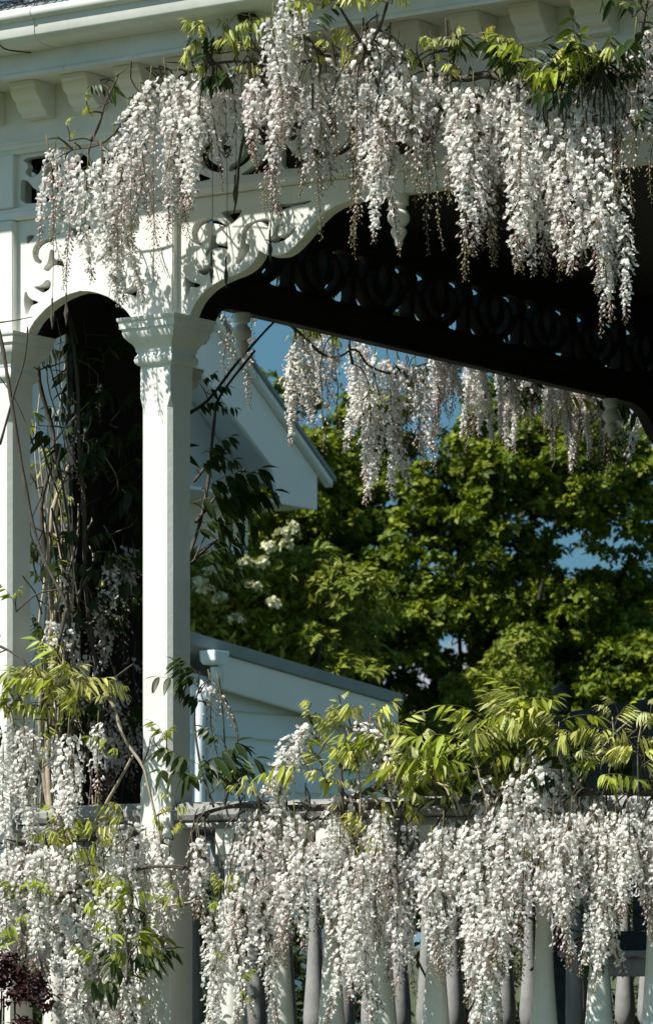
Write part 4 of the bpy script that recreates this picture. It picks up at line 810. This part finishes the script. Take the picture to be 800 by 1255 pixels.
while z < 2.4:
    m = MB(); z1 = z + exposure_h + 0.02
    vright = vw1
    lim = lambda v: rk(v, -.20)
    v_end = vright
    if lim(v_end) < z + .01: v_end = vs0 + (z + .01 - rk(vs0, -.20)) / sl
    if v_end > vb0 + .05:
        a0, a1 = vs0 - .05, v_end; t0, t1 = min(z1, lim(a0)), min(z1, max(z + .005, lim(a1)))
        pts = [(a0, z), (a1, z), (a1, t1), (a0, t0)]
        m.add([(LUx + 0.036, a, b_) for a, b_ in pts[:2]] + [(LUx + 0.008, a, b_) for a, b_ in pts[2:]] + [(LUx - .0, a, b_) for a, b_ in pts],
              [(0, 1, 2, 3), (7, 6, 5, 4), (0, 4, 5, 1), (1, 5, 6, 2), (2, 6, 7, 3), (3, 7, 4, 0)])
        m.build('weatherboard', BOARDP, LT, bevel=0.002)
    z += exposure_h
prism([(vw1, -1), (vw1, rk(vw1, -.25)), (vw1 + .09, rk(vw1 + .09, -.25)), (vw1 + .09, -1)], LUx + 0.045, LUx - .02).build('corner_board', HOUSEP, LT, bevel=0.003)
prism([(vs0 - .05, -1), (vs0 - .05, rk(vs0, -.2)), (vw1 + .02, rk(vw1 + .02, -.2)), (vw1 + .02, -1)], LUx - .021, LUx - 0.9).build('wall', HOUSEP, LT)
cv = lz(250, 830)[0]
prism([(cv - .02, -1), (cv - .02, rk(cv, -.26)), (cv + .06, rk(cv, -.28)), (cv + .06, -1)], LUx + 0.05, LUx + .031).build('corner_board', HOUSEP, LT, bevel=0.003)
gz = lz(236, 806)
gq = [(gz[0] - .09, gz[1] + .03), (gz[0] - .085, gz[1] - .03), (gz[0] - .06, gz[1] - .05), (gz[0] + .03, gz[1] - .05), (gz[0] + .05, gz[1] - .02), (gz[0] + .058, gz[1] + .03)]
gt = prism(gq, LUx + 0.22, LUx + 0.112).build('gutter', BOARDP, LT, bevel=0.004)
m = MB(); m.tube([(LUx + .16, gz[0], gz[1] - .06), (LUx + .16, gz[0], gz[1] - .14), (LUx + .13, gz[0] - .03, gz[1] - .25), (LUx + .10, gz[0] - .06, gz[1] - .4), (LUx + .10, gz[0] - .06, -1)], 0.03, sides=12); m.build('downpipe', BOARDP, LT, smooth=True)

# ------------------------------------------------------------------ trees and shrubs
def unit(n, rs):
    a = rs.normal(size=(n, 3)); return a / np.linalg.norm(a, axis=1)[:, None]
def crown_mesh(name, blobs, per, leaf, cols, seed, nleaf=11, shell=0.55, up=0.45, aspect=0.36, mat=None):
    """leaf rosettes spread through a set of boughs (blobs: centre xyz, radii xyz); every leaf a folded blade"""
    rs = np.random.RandomState(seed); P = []; N = []
    for (cx, cy, cz, rx, ry, rz_) in blobs:
        n = max(4, int(per * (rx * ry + rx * rz_ + ry * rz_) / 3)); d = unit(n, rs); d[:, 2] = np.where(d[:, 2] < -0.35, -d[:, 2], d[:, 2])
        r = shell + (1 - shell) * rs.rand(n) ** 0.6
        P.append(np.array([cx, cy, cz]) + d * r[:, None] * np.array([rx, ry, rz_])); N.append(d)
    P = np.concatenate(P); N = np.concatenate(N); K = len(P)
    P = np.repeat(P, nleaf, 0); N = np.repeat(N, nleaf, 0); n = len(P)
    N = N + np.array([0, 0, up]) + 0.25 * rs.normal(size=(n, 3)); N /= np.linalg.norm(N, axis=1)[:, None]
    t = unit(n, rs); t -= (t * N).sum(1)[:, None] * N; t /= np.linalg.norm(t, axis=1)[:, None] + 1e-9
    d = t * 0.9 + N * rs.uniform(-0.15, 0.75, (n, 1)); d /= np.linalg.norm(d, axis=1)[:, None]
    s = np.cross(d, N); s /= np.linalg.norm(s, axis=1)[:, None] + 1e-9
    nn_ = np.cross(s, d); ln = leaf * rs.uniform(0.6, 1.25, (n, 1)); wd = ln * aspect
    P = P + rs.normal(size=(n, 3)) * leaf * 0.12
    v0 = P; v1 = P + d * ln * 0.5 + s * wd * 0.5 + nn_ * wd * 0.12; v2 = P + d * ln - nn_ * ln * 0.12; v3 = P + d * ln * 0.5 - s * wd * 0.5 + nn_ * wd * 0.12
    V = np.stack([v0, v1, v2, v3], 1).reshape(-1, 3).astype(np.float32)
    me = bpy.data.meshes.new(name); me.vertices.add(len(V)); me.vertices.foreach_set('co', V.ravel())
    idx = np.arange(n)[:, None] * 4 + np.array([0, 1, 2, 0, 2, 3])[None]; idx = idx.ravel().astype(np.int32)
    me.loops.add(len(idx)); me.loops.foreach_set('vertex_index', idx)
    me.polygons.add(n * 2); me.polygons.foreach_set('loop_start', np.arange(0, n * 6, 3, dtype=np.int32)); me.polygons.foreach_set('loop_total', np.full(n * 2, 3, dtype=np.int32))
    cols = np.array(cols); cl = cols[np.repeat(rs.randint(0, len(cols), K), nleaf)] * rs.uniform(0.75, 1.25, (n, 1))
    ca = np.ones((n, 4, 4), dtype=np.float32); ca[:, :, :3] = cl[:, None, :]
    me.update(); me.validate()
    at = me.color_attributes.new('Col', 'FLOAT_COLOR', 'POINT'); at.data.foreach_set('color', ca.ravel())
    me.materials.append(mat or TLEAF); return me
def add_mesh(me, name, parent):
    o = bpy.data.objects.new(name, me); return link(o, parent)
TREEC = [(0.155, 0.205, 0.013), (0.115, 0.165, 0.011), (0.19, 0.23, 0.016), (0.065, 0.105, 0.010)]
# the big evergreen: boughs picked from its outline against the sky, with the gaps the photograph shows
def dtree(x, y): return 33.0
T1 = Pd(575, 1000, 33.0); T1.z = -1
TR = thing('broadleaf_tree', 'large dense dark green broadleaf tree behind the lean-to and the wisteria', 'tree', tuple(T1))
rs = random.Random(11); blobs = []
def inside(x, y):
    if x < 395 and y < 560 and y < 600 - (395 - x) * 1.4: return False
    if x < 300 and y < 560: return False
    top = 470 + 0.00035 * (x - 560) ** 2 if x < 560 else 478 + 0.0016 * (x - 560) ** 2
    if y < top: return False
    if ((x - 728) / 74) ** 2 + ((y - 672) / 36) ** 2 < 1: return False        # sky gap on the right
    if x > 770 and y < 700: return False
    if ((x - 512) / 62) ** 2 + ((y - 835) / 58) ** 2 < 1: return False        # sky gap low down
    return True
def clumps_on(cx, cy, cz, R, n, k0, k1):
    r_ = []
    for _ in range(n):
        d = Vector((rs.gauss(0, 1), rs.gauss(0, 1), rs.gauss(0.35, 1))).normalized()
        k = rs.uniform(k0, k1); q = R * rs.uniform(0.75, 1.1)
        r_.append((cx + d.x * q, cy + d.y * q, cz + d.z * q * 0.7, k * 1.1, k * 1.1, k * 0.7))
    return r_
heart = []
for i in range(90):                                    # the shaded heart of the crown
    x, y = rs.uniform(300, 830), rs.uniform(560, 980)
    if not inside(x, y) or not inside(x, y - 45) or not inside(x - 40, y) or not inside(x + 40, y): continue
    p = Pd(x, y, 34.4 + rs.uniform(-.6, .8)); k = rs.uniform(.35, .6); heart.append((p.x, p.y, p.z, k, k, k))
tries = 0; boughs = 0
while boughs < 118 and tries < 9000:
    tries += 1
    x, y, dd = rs.uniform(215, 840), rs.uniform(480, 985), rs.uniform(-2.2, 1.4)
    if not inside(x, y - 12): continue
    p = Pd(x, y, 33 + dd); boughs += 1
    blobs += [b_ for b_ in clumps_on(p.x, p.y, p.z, rs.uniform(.3, .58), 22, .085, .15)]
add_mesh(crown_mesh('crown', blobs, 1000, 0.066, TREEC, 3, nleaf=10, shell=0.35, aspect=.55), 'crown', TR)
add_mesh(crown_mesh('inner_foliage', heart, 260, 0.10, [(0.022, 0.036, 0.008), (0.032, 0.048, 0.010)], 4, nleaf=9, shell=0.3, aspect=.5), 'inner_foliage', TR)  # near-black leaf colours paint the shade inside the crown
tb = MB(); tb.tube([T1, T1 + Vector((.05, 0, 1.0)), T1 + Vector((-.05, .1, 2.0)), T1 + Vector((.1, .1, 3.2)), T1 + Vector((0, 0, 4.6))], 0.20, 0.06, sides=10, knob=.2); tb.build('trunk', TREEBARK, TR, smooth=True)
for (x, y) in ((420, 640), (330, 720), (500, 560), (600, 540), (690, 600), (740, 720), (650, 760), (470, 760), (560, 660), (790, 780), (380, 800), (700, 840)):
    a = T1 + Vector((0, 0, rs.uniform(1.0, 3.0))); b_ = Pd(x, y, 33 + rs.uniform(-1, 1)); mid = a.lerp(b_, .5) + Vector((0, 0, rs.uniform(-.2, .35)))
    tb = MB(); tb.tube([a, mid, b_], 0.04, 0.01, sides=7, knob=.2); tb.build('limb', TREEBARK, TR, smooth=True)
# the lower lit bough-rich shrub in front of it
T2 = Pd(590, 1000, 28); T2.z = -1
SH = thing('garden_shrub', 'bright green leafy shrub below the big tree, right of the lean-to', 'shrub', tuple(T2))
bl = []
for i in range(46):
    x, y = rs.uniform(498, 650), rs.uniform(790, 1020)
    if y < 975 - (x - 490) * 1.05 and x < 640: continue
    p = Pd(x, y, 28 + rs.uniform(-.8, .8)); k = rs.uniform(.16, .32); bl.append((p.x, p.y, p.z, k, k, k * .75))
for (x, y) in ((640, 800), (655, 790), (620, 830), (600, 850), (575, 850), (560, 880), (540, 900), (590, 900), (520, 930), (640, 830), (610, 880)):
    p = Pd(x, y, 28 + rs.uniform(-.4, .4)); k = rs.uniform(.16, .26); bl.append((p.x, p.y, p.z, k, k, k * .75))
add_mesh(crown_mesh('crown', bl, 800, 0.07, [(0.15, 0.20, 0.018), (0.13, 0.18, 0.02), (0.20, 0.23, 0.03)], 5, nleaf=9), 'crown', SH)
for (x, y) in ((640, 810), (560, 880), (600, 860)):
    tb = MB(); b_ = Pd(x, y, 28); tb.tube([T2, T2.lerp(b_, .5) + Vector((.1, 0, .3)), b_], .05, .012, sides=7, knob=.2); tb.build('stem', TREEBARK, SH, smooth=True)
# the flowering shrub between the houses
T3 = Pd(290, 1000, 25.9); T3.z = -1
FS = thing('flowering_shrub', 'yellow green shrub with pale cream flower heads between the gable and the lean-to', 'shrub', tuple(T3))
bl = []
for i in range(90):
    x, y = rs.uniform(222, 440), rs.uniform(640, 850)
    if y < 712 - (x - 235) * 0.12 + max(0, x - 390) * 1.0: continue
    p = Pd(x, y, 26.0 + rs.uniform(-.5, .7)); k = rs.uniform(.16, .34); bl.append((p.x, p.y, p.z, k, k, k * .75))
add_mesh(crown_mesh('crown', bl, 430, 0.085, [(0.18, 0.22, 0.025), (0.14, 0.19, 0.02), (0.22, 0.24, 0.04)], 8, nleaf=10), 'crown', FS)
fl = []
for (x, y) in ((345, 655), (352, 668), (330, 672), (245, 715), (252, 722), (300, 690), (322, 690), (262, 700), (335, 740), (290, 760), (360, 650), (270, 735), (310, 720)):
    p = Pd(x, y, 25.3); fl.append((p.x, p.y, p.z, .045, .045, .03))
add_mesh(crown_mesh('flower_heads', fl, 9000, 0.035, [(0.62, 0.62, 0.46), (0.55, 0.56, 0.38)], 9, nleaf=6, aspect=.8), 'flower_heads', FS)['kind'] = 'stuff'
for (x, y) in ((260, 740), (330, 700), (400, 720)):
    tb = MB(); b_ = Pd(x, y, 26.0); tb.tube([T3, T3.lerp(b_, .5) + Vector((.1, 0, .3)), b_], .05, .012, sides=7, knob=.2); tb.build('stem', TREEBARK, FS, smooth=True)
# dark hedge outside the side balustrade
HB = Vector((-1.9, 3.2, -1))
HG = thing('garden_hedge', 'dark leafy hedge outside the side balustrade of the veranda', 'hedge', tuple(HB))
bl = []
for i in range(170):
    k = rs.uniform(.14, .26); bl.append((rs.uniform(-2.6, -1.35), rs.uniform(-.2, 7.5), rs.uniform(-.85, .72), k, k, k * .8))
add_mesh(crown_mesh('foliage', bl, 900, 0.06, [(0.03, 0.045, 0.012), (0.04, 0.055, 0.015), (0.022, 0.032, 0.012)], 12, nleaf=8), 'foliage', HG)
for i in range(9):
    v = .2 + i * .8; tb = MB(); tb.tube([(-1.9, v, -1.02), (-1.85 + rs.uniform(-.1, .1), v, -.4), (-1.9, v + rs.uniform(-.2, .2), .3)], .03, .012, sides=6, knob=.2); tb.build('stem', TREEBARK, HG, smooth=True)
# dark red shrub at the foot of the narrow bay
RB = Pv(15, 1300, -0.42); RB.z = -1
RS = thing('red_shrub', 'dark burgundy leaved shrub with small pink buds under the hanging white wisteria', 'shrub', tuple(RB))
bl = []
for i in range(34):
    p = Pv(rs.uniform(-70, 52), rs.uniform(1185, 1330), rs.uniform(-.36, -.26)); k = rs.uniform(.04, .075); bl.append((p.x, p.y, p.z, k, k, k))
add_mesh(crown_mesh('foliage', bl, 7000, 0.022, [(0.045, 0.010, 0.014), (0.06, 0.016, 0.02), (0.028, 0.008, 0.01)], 14, nleaf=6, aspect=.55), 'foliage', RS)
fl = [(b_[0], b_[1] - .02, b_[2], .06, .05, .06) for b_ in bl[::2]]
add_mesh(crown_mesh('buds', fl, 3000, 0.010, [(0.5, 0.33, 0.36), (0.42, 0.25, 0.28)], 15, nleaf=2, aspect=.6), 'buds', RS)['kind'] = 'stuff'
for i in range(6):
    tb = MB(); p = Pv(rs.uniform(-50, 40), rs.uniform(1210, 1240), -.3); tb.tube([RB + Vector((rs.uniform(-.03, .03), 0, 0)), RB.lerp(p, .5) + Vector((rs.uniform(-.05, .05), 0, 0)), p], .009, .003, sides=5); tb.build('stem', BARK, RS, smooth=True)

# ------------------------------------------------------------------ wooden garden settle on the deck
fwd = Vector((0.58, -0.815, 0)).normalized(); sx = Vector((0.815, 0.58, 0)).normalized()      # facing, and to its left-hand side seen from the front
bp = Pv(688, 1000, 2.3); ORG = Vector((bp.x, bp.y, -0.011))
BN = thing('garden_bench', 'old slatted timber bench with arched back standing on the veranda behind the balusters', 'bench', tuple(ORG))
def bpt(a, f, z): return ORG + sx * a + fwd * f + Vector((0, 0, z))
def bbox(a0, a1, f0, f1, z0, z1, name, mat, bev=.004):
    m = MB(); m.add([bpt(a, f, z) for z in (z0, z1) for a, f in ((a0, f0), (a1, f0), (a1, f1), (a0, f1))], [(0, 3, 2, 1), (4, 5, 6, 7), (0, 1, 5, 4), (1, 2, 6, 5), (2, 3, 7, 6), (3, 0, 4, 7)])
    return m.build(name, mat, BN, bevel=bev)
WB = 1.25
zb = lambda y, d=13.95: CZ + (1160 - y) / F_PX * d
BT = zb(862)
for a in (0.0, WB):
    o = bbox(a - .03, a + .03, -.03, .03, 0, BT - .03, 'back_post', DIMWOOD)
    m = MB(); c = bpt(a, 0, 0); m.lathe([(.018, BT - .031), (.034, BT - .02), (.036, BT + .01), (.022, BT + .022), (.034, BT + .04), (.03, BT + .06), (.012, BT + .075)], c.x, c.y, 14); m.build('finial', DIMWOOD, o, angle=.7)
m = MB(); n = 14; vs_ = []
for i in range(n + 1):
    t = i / n; a = .03 + (WB - .06) * t; arch = .07 * math.sin(math.pi * t)
    for f, z in ((-.014, BT - .13), (.014, BT - .13), (.014, BT - .01 + arch), (-.014, BT - .01 + arch)): vs_.append(bpt(a, f, z))
fs_ = [(i * 4 + k, i * 4 + (k + 1) % 4, i * 4 + 4 + (k + 1) % 4, i * 4 + 4 + k) for i in range(n) for k in range(4)] + [(3, 2, 1, 0), tuple(n * 4 + k for k in range(4))]
m.add(vs_, fs_).build('top_rail', DIMWOOD, BN)
bbox(.03, WB - .03, -.014, .014, .50, .57, 'lower_rail', DIMWOOD)
for k in range(7):
    a = .13 + k * .165; bbox(a - .038, a + .038, -.009, .009, .5705, BT - .1305, 'back_slat', DIMWOOD)
SEAT = 0.50
for k in range(5): bbox(-.02, WB + .02, .06 + k * .10, .145 + k * .10, SEAT - .022, SEAT, 'seat_slat', GREYWOOD)
bbox(.03, WB - .03, .49, .515, SEAT - .09, SEAT - .0225, 'seat_apron', GREYWOOD)
bbox(.03, WB - .03, .06, .48, SEAT - .30, SEAT - .28, 'lower_shelf', REDWOOD)
for a in (0.0, WB):
    m = MB(); c = bpt(a, .5, 0); zt = zb(1105, 13.5); m.lathe([(.030, 0.0), (.031, .2), (.029, .45), (.028, zt - .01), (.02, zt)], c.x, c.y, 16); m.build('front_leg', GREYWOOD, BN, angle=.7)
    bbox(a - .04, a + .04, .02, .56, zt + .0005, zt + .025, 'armrest', GREYWOOD)
    bbox(a - .015, a + .015, .03, .47, .15, .19, 'stretcher', GREYWOOD)
bbox(.03, WB - .03, .485, .515, .15, .19, 'stretcher', GREYWOOD)
